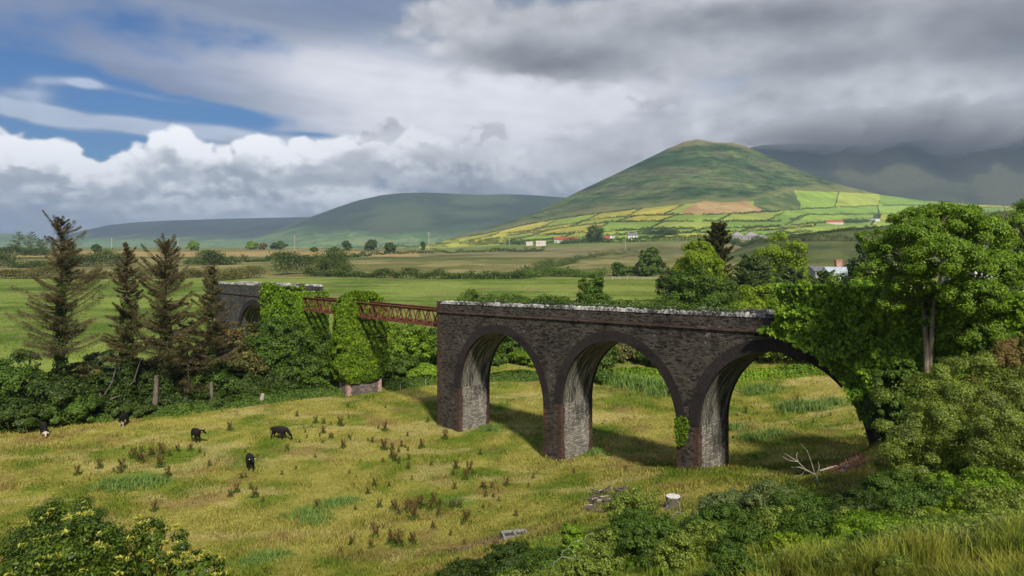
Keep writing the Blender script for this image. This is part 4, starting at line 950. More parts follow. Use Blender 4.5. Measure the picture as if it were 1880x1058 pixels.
# ---- big ash tree and the trees about it
def ash(label, blobs_px, Y, base_px, nleaf, mat, leaf, seed, trunks, name='ash_tree', clump=.3, ncl=None):
    r = np.random.default_rng(seed); b0 = P(base_px[0], base_px[1], Y); b0[2] = float(surf(b0[0], b0[1]))
    root = empty(name, b0.tolist(), label, 'tree'); bl = []
    for (px, py, rx, ry, dy) in blobs_px:
        p = P(px, py, Y+dy); k = (Y+dy)/F; bl.append((p[0]-b0[0], p[1]-b0[1], p[2]-b0[2], rx*k, rx*k, ry*k))
    Pt, Nn = crown_points(bl, nleaf, r, clump, ncl, flat=.75, inner=.14); leaves('crown', Pt, Nn, leaf, mat, r, root, asp=.42, droop=.45)
    mb = MB()
    for (pts, ra) in trunks:
        q = [P(px, py, Y+dy)-b0 for (px, py, dy) in pts]; q[0][2] = min(q[0][2], -.3); mb.tube(q, np.linspace(ra, ra*.45, len(q)), 9)
    hub = [P(pts[-1][0], pts[-1][1], Y+pts[-1][2])-b0 for (pts, _) in trunks]
    for b in bl:
        e = np.array(b[:3]); h0 = min(hub, key=lambda q: np.linalg.norm(q-e)); m_ = (h0+e)/2+r.normal(size=3)*.35
        mb.tube([h0, m_, e, e+(e-m_)*.45+r.normal(size=3)*.3], [.11, .075, .045, .012], 5)
        for _ in range(5):
            d = unit(1, r)[0]; d[2] = abs(d[2])*.8; mb.tube([m_*.5+e*.5, e+d*b[3]*.5, e+d*b[3]*1.02+r.normal(size=3)*.15], [.04, .028, .009], 4)
    mb.build('trunk', M_ASHBARK, root)
ash('tall light-green ash tree with twin pale stems beside the ivy curtain',
    [(1735,408,58,34,0),(1690,440,60,34,-1),(1790,440,60,40,1),(1650,470,50,32,0),(1730,480,70,38,-2),(1810,500,60,40,-1),(1640,520,40,30,0),(1672,522,46,26,-1),(1785,552,58,40,-2),(1830,572,58,38,0),(1795,612,58,30,-1),(1640,556,42,26,0),(1745,585,40,22,.5),(1760,640,44,18,0),(1600,500,30,26,0),(1850,630,40,26,0),(1600,440,26,22,1),(1670,405,38,20,1),(1770,395,34,16,0)],
    41, (1703, 690), 140000, G['ash'], .15, 71, [([(1703,695,0),(1702,640,0),(1698,590,.3),(1690,530,.5)], .20), ([(1703,660,0),(1712,600,-.2),(1716,540,-.3),(1740,470,-.3)], .14), ([(1722,695,.3),(1738,640,.2),(1765,590,0),(1790,520,0)], .15)], ncl=760, clump=.24)
ash('second ash crown reaching out of frame behind the twin-stemmed one', [(1860,420,40,30,0),(1890,460,60,44,0),(1850,480,40,30,1),(1900,540,60,50,0),(1850,400,26,14,0),(1930,400,60,40,0),(1880,610,50,40,0)],
    46, (1900, 680), 45000, G['ash'], .155, 72, [([(1900,690,0),(1895,600,0),(1890,520,0)], .25)], ncl=240, clump=.25)
for i, (px, pt, Y, w, mt, nl, lb) in enumerate([(1690, 560, 47, 190, 'dark', 26000, 'dark shrub mass behind the twin ash stems'), (1790, 600, 48, 220, 'dark', 26000, 'dark shrubs behind the ash stems towards the frame'), (1655, 670, 40.5, 120, 'mid', 16000, 'green elder bush at the foot of the ash'), (1780, 660, 44, 140, 'dark', 12000, 'shaded bush between the ash stems and the dry bush'),
        (1640, 545, 52, 110, 'dark', 14000, 'dark tree top behind the ivy curtain'), (1870, 560, 52, 160, 'dark', 16000, 'dark bush showing through the second ash crown'), (1625, 720, 41.5, 80, 'dark', 9000, 'dark bush over the fourth pier foot')]):
    plant('bush', lb, 'bush', px, pt, Y, w, G[mt], nl, .19, seed=400+i, n=11, clump=.3, dep=.7, trunk=False)
# willow scrub on the near bank
sl = [(1790, 665, 33, 300, 'willow', 60000, .115, 'huge grey-green willow bush filling the bank below the ash'), (1700, 745, 31, 190, 'willow', 34000, .11, 'rounded grey-green bush beside the fourth pier soil patch'), (1850, 760, 28, 220, 'willow', 34000, .10, 'grey-green bush at the frame edge below the huge willow'),
      (1675, 800, 31, 70, 'willow', 12000, .11, 'low willow shoots next to the bare soil'), (1860, 630, 34.5, 150, 'brownbush', 20000, .12, 'dry brown-leaved bush above the huge willow bush')]
for i, (px, pt, Y, w, mt, nl, lf, lb) in enumerate(sl):
    plant('willow_bush' if mt == 'willow' else 'dry_bush', lb, 'bush', px, pt, Y, w, G[mt], nl, lf, seed=420+i, n=14, clump=.26, dep=.75, trunk=False, asp=.35, droop=-.2, zb=float(surf((px-940)/F*Y, Y))-.4)
# ---- scrub on the near bank
bk = [(1168, 900, 31, 100, 'willow', 15000, .085, 'grey-green willow scrub beside the log pile'), (1165, 945, 28.5, 110, 'mid', 12000, .085, 'darker bramble under the scrub by the log pile'), (1052, 968, 27.5, 56, 'fresh', 9000, .085, 'small round bright bush on the bank, shining leaves'),
      (1335, 908, 29, 110, 'grey', 20000, .08, 'pale grey-green scrub behind the sawn stump'), (1415, 892, 28, 150, 'grey', 24000, .08, 'soft grey scrub below the bleached dead tree'), (1340, 942, 25, 150, 'mid', 20000, .08, 'green bramble heap in the middle of the bank'),
      (1480, 900, 27, 160, 'mid', 18000, .08, 'bramble heap below the bare soil patch'), (1640, 876, 28, 130, 'mid', 18000, .085, 'dark-leaved bramble between soil patch and willow'), (1700, 900, 23, 170, 'mid', 18000, .08, 'bramble with arching stems under the willow bush'), (1500, 955, 19, 190, 'mid', 18000, .065, 'low dark bramble above the rush fringe'),
      (1640, 960, 18, 190, 'fresh', 18000, .065, 'bright weed clump under the arching stems'), (1800, 870, 24, 180, 'fresh', 18000, .08, 'bright fern-like clump at the willow foot'), (1810, 950, 18, 200, 'mid', 18000, .065, 'bramble heap in the frame corner'), (1220, 965, 22, 150, 'mid', 14000, .075, 'low bramble above the rush edge near the round bush'),
      (930, 1008, 29, 150, 'dark', 14000, .09, 'dark bramble patch reaching onto the meadow'), (1010, 1010, 26.5, 110, 'mid', 10000, .085, 'bramble beside the small round bush'), (840, 1035, 30, 120, 'dark', 9000, .09, 'low dark bramble tip on the grass'), (1580, 905, 25.5, 110, 'dark', 9000, .08, 'small dark bramble in the bank hollow'),
      (1290, 960, 20, 110, 'willow', 11000, .065, 'soft grey-green herb clump near the rush edge'), (1380, 968, 18.5, 120, 'mid', 11000, .065, 'rounded bramble just above the golden rushes'), (1430, 935, 21.5, 110, 'willow', 11000, .07, 'pale herb clump between two bramble heaps'), (1555, 945, 20, 120, 'willow', 11000, .065, 'feathery grey herbs below the bank hollow'),
      (1600, 985, 16, 110, 'mid', 11000, .055, 'low bramble pushing into the rushes'), (1700, 945, 19.5, 120, 'willow', 12000, .065, 'feathery herbs under the arching canes'), (1735, 985, 16, 120, 'dark', 11000, .055, 'dark bramble hollow at the rush edge'), (1760, 925, 20.5, 120, 'lime', 11000, .065, 'bright lime herb clump near the frame edge'),
      (1850, 905, 20, 140, 'willow', 13000, .065, 'grey herb mass touching the frame edge'), (1870, 965, 17, 120, 'mid', 11000, .06, 'bramble low at the frame edge'), (1235, 990, 19, 110, 'willow', 10000, .065, 'grey herbs at the lower rush edge'), (1130, 985, 22.5, 110, 'willow', 10000, .07, 'sprawling grey herbs beside the round bush'), (1090, 1010, 22, 110, 'willow', 9000, .07, 'dry grey herbs below the round bush'), (1450, 985, 17, 110, 'lime', 9000, .06, 'bright herb clump half lost in rushes'),
      (1340, 1012, 14, 110, 'mid', 8000, .05, 'little bramble deep in the rush fringe'), (1560, 1016, 12.5, 110, 'willow', 8000, .045, 'grey herb tuft deep in the rush fringe'), (1790, 1005, 13, 130, 'dark', 9000, .045, 'dark bramble tuft deep in the rushes'), (1660, 1030, 11.5, 100, 'willow', 7000, .04, 'pale herb tuft nearest the eye')]
for i, (px, pt, Y, w, mt, nl, lf, lb) in enumerate(bk):
    plant('scrub_bush', lb, 'bush', px, pt, Y, w, G[mt], nl, lf, seed=500+i, n=11, clump=.3, dep=.8, trunk=False, asp=.5, droop=-.1, zb=float(surf((px-940)/F*Y, Y))-.3, group='scrub on the near bank')
# rank bank vegetation: uncountable
def scatter_bank(name, label, n, mat, size, hmax, seed, zone, asp=.5, droop=-.2):
    r = np.random.default_rng(seed); px = zone[0]+(zone[1]-zone[0])*r.random(n*3); Y = zone[2]+(zone[3]-zone[2])*r.random(n*3)**.8; X = (px-940)/F*Y; z = gz(X, Y); _, py = proj(X, Y, z)
    edge = np.interp(px, [760, 830, 930, 1040, 1120, 1200, 1300, 1420, 1500, 1560, 1620, 1900], [1090, 1050, 1020, 985, 930, 925, 920, 885, 880, 865, 820, 720])
    k = np.nonzero(py > edge+(fbm(X/1.5, Y/1.5, 3, seed)-.5)*40)[0][:n]; X = X[k]; Y = Y[k]; z = z[k]; m = len(k)
    hh = hmax*(.2+1.3*fbm(X/1.1, Y/1.1, 3, seed+2))*(1-r.random(m)**2*.85)
    tag(leaves(name, np.c_[X, Y, z+hh], unit(m, r)*.7+[0, 0, .6], size, mat, r, asp=asp, droop=droop), label, 'undergrowth', kind='stuff')
scatter_bank('undergrowth', 'mixed green herbs and grasses smothering the near bank', 90000, G['willow'], .085, .40, 81, (900, 1960, 15, 36))
scatter_bank('undergrowth', 'pale grassy stems through the bank herbs', 60000, G['fresh'], .14, .55, 82, (900, 1960, 15, 34), asp=.07, droop=-2.2)

# ---- blades of grass and rushes
def blades(X, Y, h, wd, col, r, lean=.5, zoff=0.0, zf=None):
    n = len(X); z = (gz(X, Y) if zf is None else zf)+zoff; a = r.random(n)*6.283; la = r.random(n)*6.283; L = h*lean*r.random(n)
    dx, dy = np.cos(a)*wd/2, np.sin(a)*wd/2; tx, ty = X+np.cos(la)*L, Y+np.sin(la)*L; mx, my = X+np.cos(la)*L*.3, Y+np.sin(la)*L*.3
    V = np.stack([np.c_[X-dx, Y-dy, z-.03], np.c_[X+dx, Y+dy, z-.03], np.c_[mx+dx*.8, my+dy*.8, z+h*.6], np.c_[tx+dx*.25, ty+dy*.25, z+h*(1-.25*lean)], np.c_[tx-dx*.25, ty-dy*.25, z+h*(1-.25*lean)], np.c_[mx-dx*.8, my-dy*.8, z+h*.6]], 1).reshape(-1, 3)
    k = np.arange(n)[:, None]*6; Fc = np.concatenate([k+[0, 1, 2, 5], k+[5, 2, 3, 4]]); return V, Fc, np.repeat(col, 6, 0)
def blade_obj(name, label, cat, X, Y, h, wd, col, r, kind='stuff', **k):
    V, Fc, c = blades(X, Y, h, wd, col, r, **k); o = mesh(name, V, Fc, M_GRASS, cols=c); return tag(o, label, cat, kind=kind)
r = np.random.default_rng(90); n = 380000
Y = 34+(74)*r.random(n)**1.35; px = -60+1800*r.random(n); X = (px-940)/F*Y; z = gz(X, Y)
k = (z < 12) & (Y < 101+0*X) & (Y < np.interp(px, [-60, 0, 300, 480, 630, 760, 1000, 1700], [73, 74, 82, 88, 92, 98, 101, 101])); X = X[k]; Y = Y[k]
n = len(X); col = land_color(X, Y)*(.62+.75*r.random(n))[:, None]; pat = fbm(X/2.2, Y/2.2, 4, 40)
h = (.07+.24*r.random(n)**2*(.4+1.5*smooth(pat, .4, .7)))*1.0; wd = .022+.00045*Y
blade_obj('meadow_grass', 'tufty yellow-green grass of the grazed meadow', 'grass', X, Y, h, wd, col, r, lean=1.0)
# plateau fields: coarse tussocks
n = 60000; Y = 104+200*r.random(n)**1.6; px = -60+1960*r.random(n); X = (px-940)/F*Y; col = land_color(X, Y)*(.6+.75*r.random(n))[:, None]
blade_obj('field_grass', 'rough grass of the green field beyond the viaduct', 'grass', X, Y, .15+.3*r.random(n)**2, .10+0*X, col, r, lean=1.2)
# rush fringe in front of the eye
n = 170000; Y = 7.5+12*r.random(n)**1.2; px = 860+1100*r.random(n); X = (px-940)/F*Y; z = gz(X, Y)
den = fbm(X/.9, Y/.9, 3, 41); topy = np.interp(px, [860, 960, 1130, 1350, 1500, 1700, 1900], [1075, 1050, 1000, 990, 1030, 1010, 975]); _, pyb = proj(X, Y, z)
k = (den > .36+.2*r.random(n)) & (pyb > topy+10); X, Y, den = X[k], Y[k], den[k]; n = len(X)
pt_ = fbm(X/1.2, Y/1.0, 4, 42); col = lerp((.09,.14,.02), (.34,.32,.05), np.clip(r.random(n)*.5+1.9*(pt_-.38), 0, 1))*(.55+.7*r.random(n))[:, None]*(.6+.8*smooth(fbm(X/.5, Y/.5, 3, 43), .35, .62))[:, None]
blade_obj('rush_fringe', 'yellow-green rushes and long grass fringing the bank top', 'rushes', X, Y, .15+.5*r.random(n)*(.4+1.2*pt_), .007+.00045*Y, col, r, lean=.55)
n = 50000; Y = 14+20*r.random(n); px = 860+1100*r.random(n); X = (px-940)/F*Y; z = gz(X, Y); _, pyb = proj(X, Y, z)
k = (pyb > np.interp(px, [860, 1000, 1120, 1300, 1500, 1620, 1900], [1050, 1000, 930, 910, 880, 850, 760])) & (r.random(n) < .6); X, Y = X[k], Y[k]; n = len(X)
col = lerp((.10,.14,.03), (.26,.25,.09), r.random(n))*(.6+.6*r.random(n))[:, None]
blade_obj('bank_grass', 'long mixed grass between the scrub of the near bank', 'grass', X, Y, .15+.4*r.random(n)**1.5, .010+.0005*Y, col, r, lean=.7)

# ---- countable weeds of the meadow
def dock_proto():
    r = np.random.default_rng(91); mb = MB(); Pt = []
    root = empty('dock_plant', (0, 0, 0), 'x', 'dock plant')
    for i in range(5):
        a = r.random()*6.283; h = .55+.4*r.random(); t = np.array([math.cos(a)*.22*h, math.sin(a)*.22*h, h]); mb.tube([[0, 0, -.05], t*.5, t], [.014, .011, .006], 4)
        m = 55; u = .35+.68*r.random(m); Pt.append(t*u[:, None]+r.normal(size=(m, 3))*.05)
    mb.build('stem', M_DKBARK, root); leaves('seed_head', np.concatenate(Pt), unit(275, r), .10, G['dock'], r, root)
    m = 60; a = r.random(m)*6.283; rr = .1+.25*r.random(m); leaves('leaf_rosette', np.c_[rr*np.cos(a), rr*np.sin(a), .06+.2*r.random(m)], unit(m, r)+[0, 0, .6], .22, G['mid'], r, root, asp=.35)
    return root
def copy_tree(o, parent=None):
    c = o.copy(); C.objects.link(c)
    if parent is not None: c.parent = parent
    for ch in list(o.children): copy_tree(ch, c)
    return c
docks = [(150,872),(208,868),(228,858),(190,862),(240,832),(218,852),(262,838),(270,850),(285,835),(300,838),(312,840),(345,825),(352,818),(340,832),(372,840),(420,795),(433,880),(455,885),(518,865),(530,862),(545,815),(510,830),(575,780),(568,795),(584,845),(600,805),(612,812),(622,778),(635,828),(650,802),(700,775),(712,780),(722,820),(735,828),(750,845),(765,820),(718,842),(705,890),(715,893),(760,870),(800,855),(745,940),(762,945),(780,938),(800,935),(820,930),(840,925),(860,968),(790,960),(835,980),(890,925),(905,930),(925,915),(940,890),(970,880),(985,885),(1015,850),(1050,858),(1065,850),(1100,850),(1120,845),(1160,880),(655,870),(672,905),(642,890),(295,940),(445,830),(560,760),(650,760),(695,765),(755,775),(810,800),(870,990),(650,1015),(690,975),(735,1010),(765,990),(830,870),(880,840),(950,950),(1380,760),(1392,752),(1370,766),(1490,770),(1505,765),(1525,755),(1440,735)]
r = np.random.default_rng(92); cells = {}
extra = [(float(cx+r.normal()*sx), float(cy+r.normal()*sy)) for cx, cy, sx, sy, m_ in ((740, 835, 26, 14, 14), (775, 935, 40, 12, 18), (290, 840, 40, 12, 14), (600, 800, 26, 14, 10), (860, 905, 40, 16, 10), (700, 990, 40, 16, 8), (500, 900, 60, 20, 7)) for _ in range(m_)]
pr_ = dock_proto(); first = True
for (px, py) in docks+extra:
    px += r.normal()*13; py += r.normal()*7
    h = hit(px, py); o = pr_ if first else copy_tree(pr_); first = False
    s = .35+.75*r.random()**2.0; o.location = h; o.rotation_euler = (0, 0, r.random()*6.28); o.scale = (s*1.15, s*1.15, s)
    o['group'] = 'rusty brown dock plants scattered over the meadow'; o['label'] = 'one of the rusty brown dock plants dotting the open meadow'
# rush clumps
def rush_proto(seed, cl):
    r = np.random.default_rng(seed); n = 420; a = r.random(n)*6.283; rr = r.random(n)**.8*1.15*(.4+1.2*vn(np.cos(a)*1.5+3, np.sin(a)*1.5+3, 5)); X = rr*np.cos(a); Y = rr*np.sin(a)*.7; h = (.35+.45*r.random(n))*(1-.3*rr)
    V, Fc, c = blades(X, Y, h, .035+0*X, lerp(*cl, r.random(n))*(.8+.6*r.random(n))[:, None], r, lean=.6, zf=np.zeros(n)); return mesh('rush_clump', V, Fc, M_GRASS, cols=c)
RC = rush_proto(93, ((.09,.16,.03), (.22,.31,.08)))
rushes = [(215,895,2.0,'darkest rush clump on the open grass below the brown docks'),(240,893,2.0,None),(262,890,1.7,None),(565,950,1.7,'light green rush clump low in the open meadow'),(578,960,1.4,None),(610,930,1.5,'tall light rush clump beside a brown dock'),(632,925,1.3,None),(490,1030,1.8,'rush clump nearest the pale-shoot bush'),(470,1035,1.5,None),(1478,752,2.0,'long rush bed seen through the third arch'),(1455,750,1.6,None),(1500,750,1.5,None),(1345,790,1.5,'rush clump beside the third pier'),(1425,800,1.5,'bright round rush clump under the third arch'),(1380,808,1.4,None),(1535,742,1.4,None),(1330,1,0,None),(1150,706,2.0,'blue-green rushes in the second arch opening'),(1180,712,2.2,None),(1210,718,2.2,None),(1230,724,2.0,None),(1130,700,1.8,None),(835,925,1.0,'small bright rush clump among the docks'),(905,790,1.2,'grass clump at the foot of the first pier'),(1090,835,1.2,'grass clump at the foot of the second pier'),(1400,718,1.5,None),(1385,722,1.2,None)]
first = True; lastlb = ''
for (px, py, s, lb) in rushes:
    if s == 0: continue
    h = hit(px, py); o = RC if first else RC.copy()
    if not first: C.objects.link(o)
    first = False; o.location = h; k = s*h[1]/46*.72; o.scale = (k, k, k*.8); o.rotation_euler = (0, 0, r.random()*.6)
    if lb: lastlb = lb
    short = {'darkest': 'below the brown docks on the open grass', 'light': 'low in the open meadow', 'tall': 'beside a brown dock', 'rush': 'between pale-shoot bush and pier', 'long': 'seen through the third arch', 'bright': 'under the third arch', 'blue-green': 'in the second arch opening', 'small': 'among the docks', 'grass': 'at the far meadow end'}
    tag(o, lb or 'lesser rush clump joining the %s one %s' % (lastlb.split()[0], short[lastlb.split()[0]]), 'rush clump', 'green rush clumps in the meadow')
# ragwort
h = hit(505, 1003); a = r.random(40)*6.283; q = np.c_[np.cos(a)*.5*r.random(40), np.sin(a)*.4*r.random(40), .3+.2*r.random(40)]
o = leaves('ragwort', q, np.tile([0, 0, 1.], (40, 1)), .08, G['yellow'], np.random.default_rng(2)); o.location = h; tag(o, 'yellow-flowering ragwort in the lower meadow', 'wildflower')
h = hit(662, 985); o2 = o.copy(); C.objects.link(o2); o2.location = h; o2.scale = (.8,)*3; tag(o2, 'smaller yellow flower clump near the brown docks', 'wildflower')

# ---- bottom corner bushes with pale shoots
def shoot_bush(label, px, pt, Y, w, nl, seed, tips=140, lf=.085, dense=True, name='evergreen_bush'):
    r = np.random.default_rng(seed); x = (px-940)/F*Y; zt = ZC-(pt-HZ)/F*Y; zg = float(surf(x, Y)); W_ = w/F*Y
    root = empty(name, (x, Y, zg), label, 'bush'); zb = max(zg, zt-W_*.95)
    bl = auto_blobs(0, 0, zb-zg, zt-zg, W_, W_*.8, r, 12, 0.0)
    Pt, Nn = crown_points(bl, nl, r, .3, inner=.3 if dense else .05); leaves('crown', Pt, Nn, lf, G['rhodo'], r, root, asp=.5, droop=-.1)
    B = np.array([b[:6] for b in bl]); j = r.choice(len(B), tips); d = unit(tips, r); d[:, 2] = np.abs(d[:, 2])*1.0+.15; d[:, 1] -= .25; c = B[j, :3]+d*B[j, 3:]*1.12
    tp = []; tn = []
    for p, dd in zip(c, d):
        m = 11; a = np.arange(m)*2.4; e = np.c_[np.cos(a), np.sin(a), .9+0*a]*.07; tp.append(p+e*1.1); tn.append(np.c_[-np.cos(a)*.5, -np.sin(a)*.5, 1+0*a])
    leaves('pale_shoots', np.concatenate(tp), np.concatenate(tn), .105, G['rhodo_tip'], r, root, asp=.36, droop=-.5, jit=.4)
    mb = MB(); b2 = [(b[0], b[1], b[2], b[3]) for b in bl]; limbs(mb, (0, 0, 0), b2[:9], .07, r, extra=1); mb.build('stem', M_DKBARK, root); return root
shoot_bush('dense dark evergreen bush in the bottom corner, small leaves', 105, 935, 21.0, 235, 46000, 601, tips=60, lf=.075)
shoot_bush('pale-shooted evergreen bush spreading below the dense dark one', 120, 985, 16, 330, 16000, 602, tips=150, lf=.10)
shoot_bush('loose pale-shooted bush with gaps beside the corner bush', 285, 972, 17.5, 140, 4500, 603, tips=90, lf=.10, dense=False)
shoot_bush('lowest pale-shooted sprigs rising from the frame bottom', 375, 1022, 16.5, 90, 1800, 604, tips=50, lf=.10, dense=False)
# ---- cattle
def cow(name, label, px, py, rz, white=None, head='graze', step=(0, 0, 0, 0), turn=0.0, scale=1.0):
    p = hit(px, py); bm = bmesh.new(); sl = bm.verts.layers.skin.verify(); vs = {}
    J = {'hip': (-.62, 0, 1.10, .27, .30), 'rump': (-.82, 0, 1.03, .17, .22), 'belly': (-.1, 0, 1.00, .33, .34), 'chest': (.45, 0, .99, .28, .36), 'neck0': (.70, 0, 1.10, .17, .24)}
    if head == 'graze': J.update({'neck1': (1.0, turn*.2, .78, .12, .16), 'poll': (1.20, turn*.35, .46, .11, .12), 'face': (1.30, turn*.42, .26, .075, .08), 'muzzle': (1.36, turn*.45, .11, .07, .065)})
    else: J.update({'neck1': (.98, turn*.25, 1.20, .12, .16), 'poll': (1.16, turn*.5, 1.25, .12, .12), 'face': (1.36, turn*.68, 1.10, .08, .085), 'muzzle': (1.50, turn*.8, .98, .075, .07)})
    E = [('rump', 'hip'), ('hip', 'belly'), ('belly', 'chest'), ('chest', 'neck0'), ('neck0', 'neck1'), ('neck1', 'poll'), ('poll', 'face'), ('face', 'muzzle')]
    for i, (fb, sy) in enumerate((('f', 1), ('f', -1), ('r', 1), ('r', -1))):
        k = 'l%d' % i; st = step[i]
        if fb == 'f': J.update({k+'a': (.46+st*.2, sy*.17, .62, .10, .11), k+'b': (.46+st*.7, sy*.16, .36, .055, .06), k+'c': (.46+st, sy*.16, .10, .042, .045), k+'d': (.49+st, sy*.16, .02, .055, .055)}); E += [('chest', k+'a')]
        else: J.update({k+'a': (-.56+st*.2, sy*.17, .66, .12, .14), k+'b': (-.70+st*.6, sy*.16, .42, .06, .065), k+'c': (-.62+st, sy*.16, .10, .043, .045), k+'d': (-.59+st, sy*.16, .02, .055, .055)}); E += [('hip', k+'a')]
        E += [(k+'a', k+'b'), (k+'b', k+'c'), (k+'c', k+'d')]
    J.update({'t0': (-.93, 0, 1.05, .04, .05), 't1': (-1.0, .02, .80, .025, .03), 't2': (-1.0, .03, .45, .04, .05)}); E += [('rump', 't0'), ('t0', 't1'), ('t1', 't2')]
    pl = np.array(J['poll'][:3]); fc = np.array(J['face'][:3]); dirx = fc-pl; dirx /= np.linalg.norm(dirx); side = np.cross([0, 0, 1.], [dirx[0], dirx[1], 0]); side = side/np.linalg.norm(side)
    for sgn, k in ((1, 'e1'), (-1, 'e2')):
        e = pl+side*sgn*.24+np.array([0, 0, .03]); J[k] = (*e, .05, .03); E.append(('poll', k)); e2 = pl+side*sgn*.30; J[k+'t'] = (*e2, .02, .015); E.append((k, k+'t'))
    for k, q in J.items():
        v = bm.verts.new(q[:3]); v[sl].radius = (q[3], q[4]); v[sl].use_root = (k == 'hip'); vs[k] = v
    for a, b in E: bm.edges.new((vs[a], vs[b]))
    me = bpy.data.meshes.new('t'); bm.to_mesh(me); bm.free(); t = bpy.data.objects.new('t', me); C.objects.link(t)
    t.modifiers.new('s', 'SKIN').use_smooth_shade = True; sb = t.modifiers.new('u', 'SUBSURF'); sb.levels = 2
    ev = t.evaluated_get(bpy.context.evaluated_depsgraph_get()); m2 = bpy.data.meshes.new_from_object(ev); bpy.data.objects.remove(t)
    co = np.empty(len(m2.vertices)*3, np.float32); m2.vertices.foreach_get('co', co); co = co.reshape(-1, 3)
    c = np.tile([.008, .007, .007], (len(co), 1)); c = lerp(c, (.03, .016, .010), smooth(fbm(co[:, 0]*3, co[:, 2]*3, 2, 3), .5, .8)*.7)
    if white == 'legs': c[(co[:, 2] < .50) & (co[:, 0] < .1)] = (.5, .42, .36)
    if white == 'face': c[(co[:, 0] > 1.0) & (co[:, 2] < .62)] = (.55, .42, .36)
    at = m2.color_attributes.new('col', 'FLOAT_COLOR', 'POINT'); at.data.foreach_set('color', np.c_[c, np.ones(len(c))].astype(np.float32).ravel())
    m2.materials.clear(); m2.materials.append(M_COW); m2.name = name
    o = bpy.data.objects.new(name, m2); C.objects.link(o); o.location = p-np.array([0, 0, .02]); o.rotation_euler = (0, 0, rz); o.scale = (scale,)*3
    tag(o, label, 'cow', 'cattle grazing in the meadow')
    mb = MB()
    for sgn in (1, -1):
        q = pl+side*sgn*.22+dirx*.02+np.array([0, 0, -.03])+dirx*.0; mb.box(q+np.array([.03, 0, -.01]), (.045, .06, .07))
    e = mb.build('ear_tag', plain('yellow_ear_tag', (.7, .6, .2), (.8, .75, .4), 5), o); return o
R_ = math.radians
cow('cow', 'black calf grazing side-on, alone near the meadow centre', 513, 808, R_(-12), None, 'graze', (.05, -.1, .1, -.1))
cow('cow', 'black calf walking towards the eye, lowest of the cattle', 459, 863, R_(-62), None, 'up', (.22, -.12, -.12, .15), -.0)
cow('cow', 'black calf standing behind rusty dock plants, head turned aside', 360, 812, R_(-48), None, 'up', (.02, -.03, .05, -.02), .55)
cow('cow', 'black calf with pale hind legs, seen from behind at the hedge', 227, 782, R_(100), 'legs', 'graze', (.03, -.03, .04, -.02))
cow('cow', 'black calf with a pale face grazing farthest to the side', 80, 800, R_(-50), 'face', 'graze', (.03, -.03, .04, -.02))

# ---- stump, logs, dead tree, trough, stones
h = hit(1235, 934); mb = MB(); mb.tube([[0, 0, -.3], [0, 0, .0], [.0, 0, .25], [.02, 0, .62], [.02, 0, .64]], [.44, .38, .34, .40, .40], 14)
for a in (2.4, 3.6, 5.2, .6): mb.tube([[.2*math.cos(a), .2*math.sin(a), .25], [.42*math.cos(a), .42*math.sin(a), .05], [.68*math.cos(a), .68*math.sin(a), -.1]], [.13, .1, .05], 6)
st = empty('tree_stump', h.tolist(), 'pale sawn tree stump standing in the scrub of the bank', 'tree stump'); mb.build('bole', M_BARK, st)
mb = MB(); mb.tube([[.02, 0, .643], [.02, 0, .665]], [.385, .38], 14); mb.build('cut_top', M_CUT, st)
r = random.Random(77)
lp = []
for i in range(70):
    px, py = r.uniform(1072, 1130), r.uniform(905, 942); px = 1072+(px-1072)*1.0+(942-py)*.7; q = hit(px, py); lp.append(q)
    mb = MB(); L = r.uniform(.35, 1.2); a = r.uniform(-.9, 1.0); z = r.uniform(.1, .45); d = np.array([math.cos(a), math.sin(a), r.uniform(-.15, .2)])*L/2
    mb.tube([-d, d*r.uniform(-.2, .2)+[0, 0, r.uniform(-.05, .08)], d], [r.uniform(.03, .08), r.uniform(.03, .075), r.uniform(.01, .04)], 6)
    o = mb.build('log', M_DKBARK if r.random() < .8 else M_DEAD); o.location = q+np.array([0, 0, z]); tag(o, 'one of the broken branches and logs in the dark woodpile', 'log', 'woodpile of broken branches on the bank')
h = hit(1501, 890); mb = MB(); k = h[1]/F
def K(px, py, dy=0.0): p = P(px, py, h[1]+dy); return p-h
mb.tube([K(1502, 893), K(1499, 876, .1), K(1494, 868, .2)], [.085, .06, .05], 7)
mb.tube([K(1497, 872), K(1478, 862, -.2), K(1465, 848, -.4), K(1440, 832, -.6)], [.05, .04, .026, .01], 6); mb.tube([K(1478, 862), K(1468, 858), K(1452, 858)], [.035, .025, .01], 5); mb.tube([K(1465, 848), K(1462, 838), K(1464, 830)], [.03, .02, .01], 5)
mb.tube([K(1499, 876), K(1504, 858), K(1502, 848)], [.035, .03, .014], 6); mb.tube([K(1497, 874), K(1490, 850), K(1482, 828), K(1470, 815)], [.03, .02, .014, .006], 5); mb.tube([K(1465, 848), K(1450, 846), K(1436, 838)], [.02, .015, .008], 5); mb.tube([K(1480, 863), K(1472, 872), K(1460, 874)], [.03, .02, .01], 5)
o = mb.build('dead_tree', M_DEAD); o.location = h; tag(o, 'bleached dead tree with forked bare boughs on the bank', 'dead tree')
h = hit(1520, 866); mb = MB(); mb.tube([[-.5, 0, .02], [0, .1, .12], [.5, .1, .28], [.7, .2, .22]], [.05, .05, .04, .02], 6); o = mb.build('fallen_branch', M_DEAD); o.location = h; tag(o, 'short bleached fallen branch beside the bare soil', 'branch')
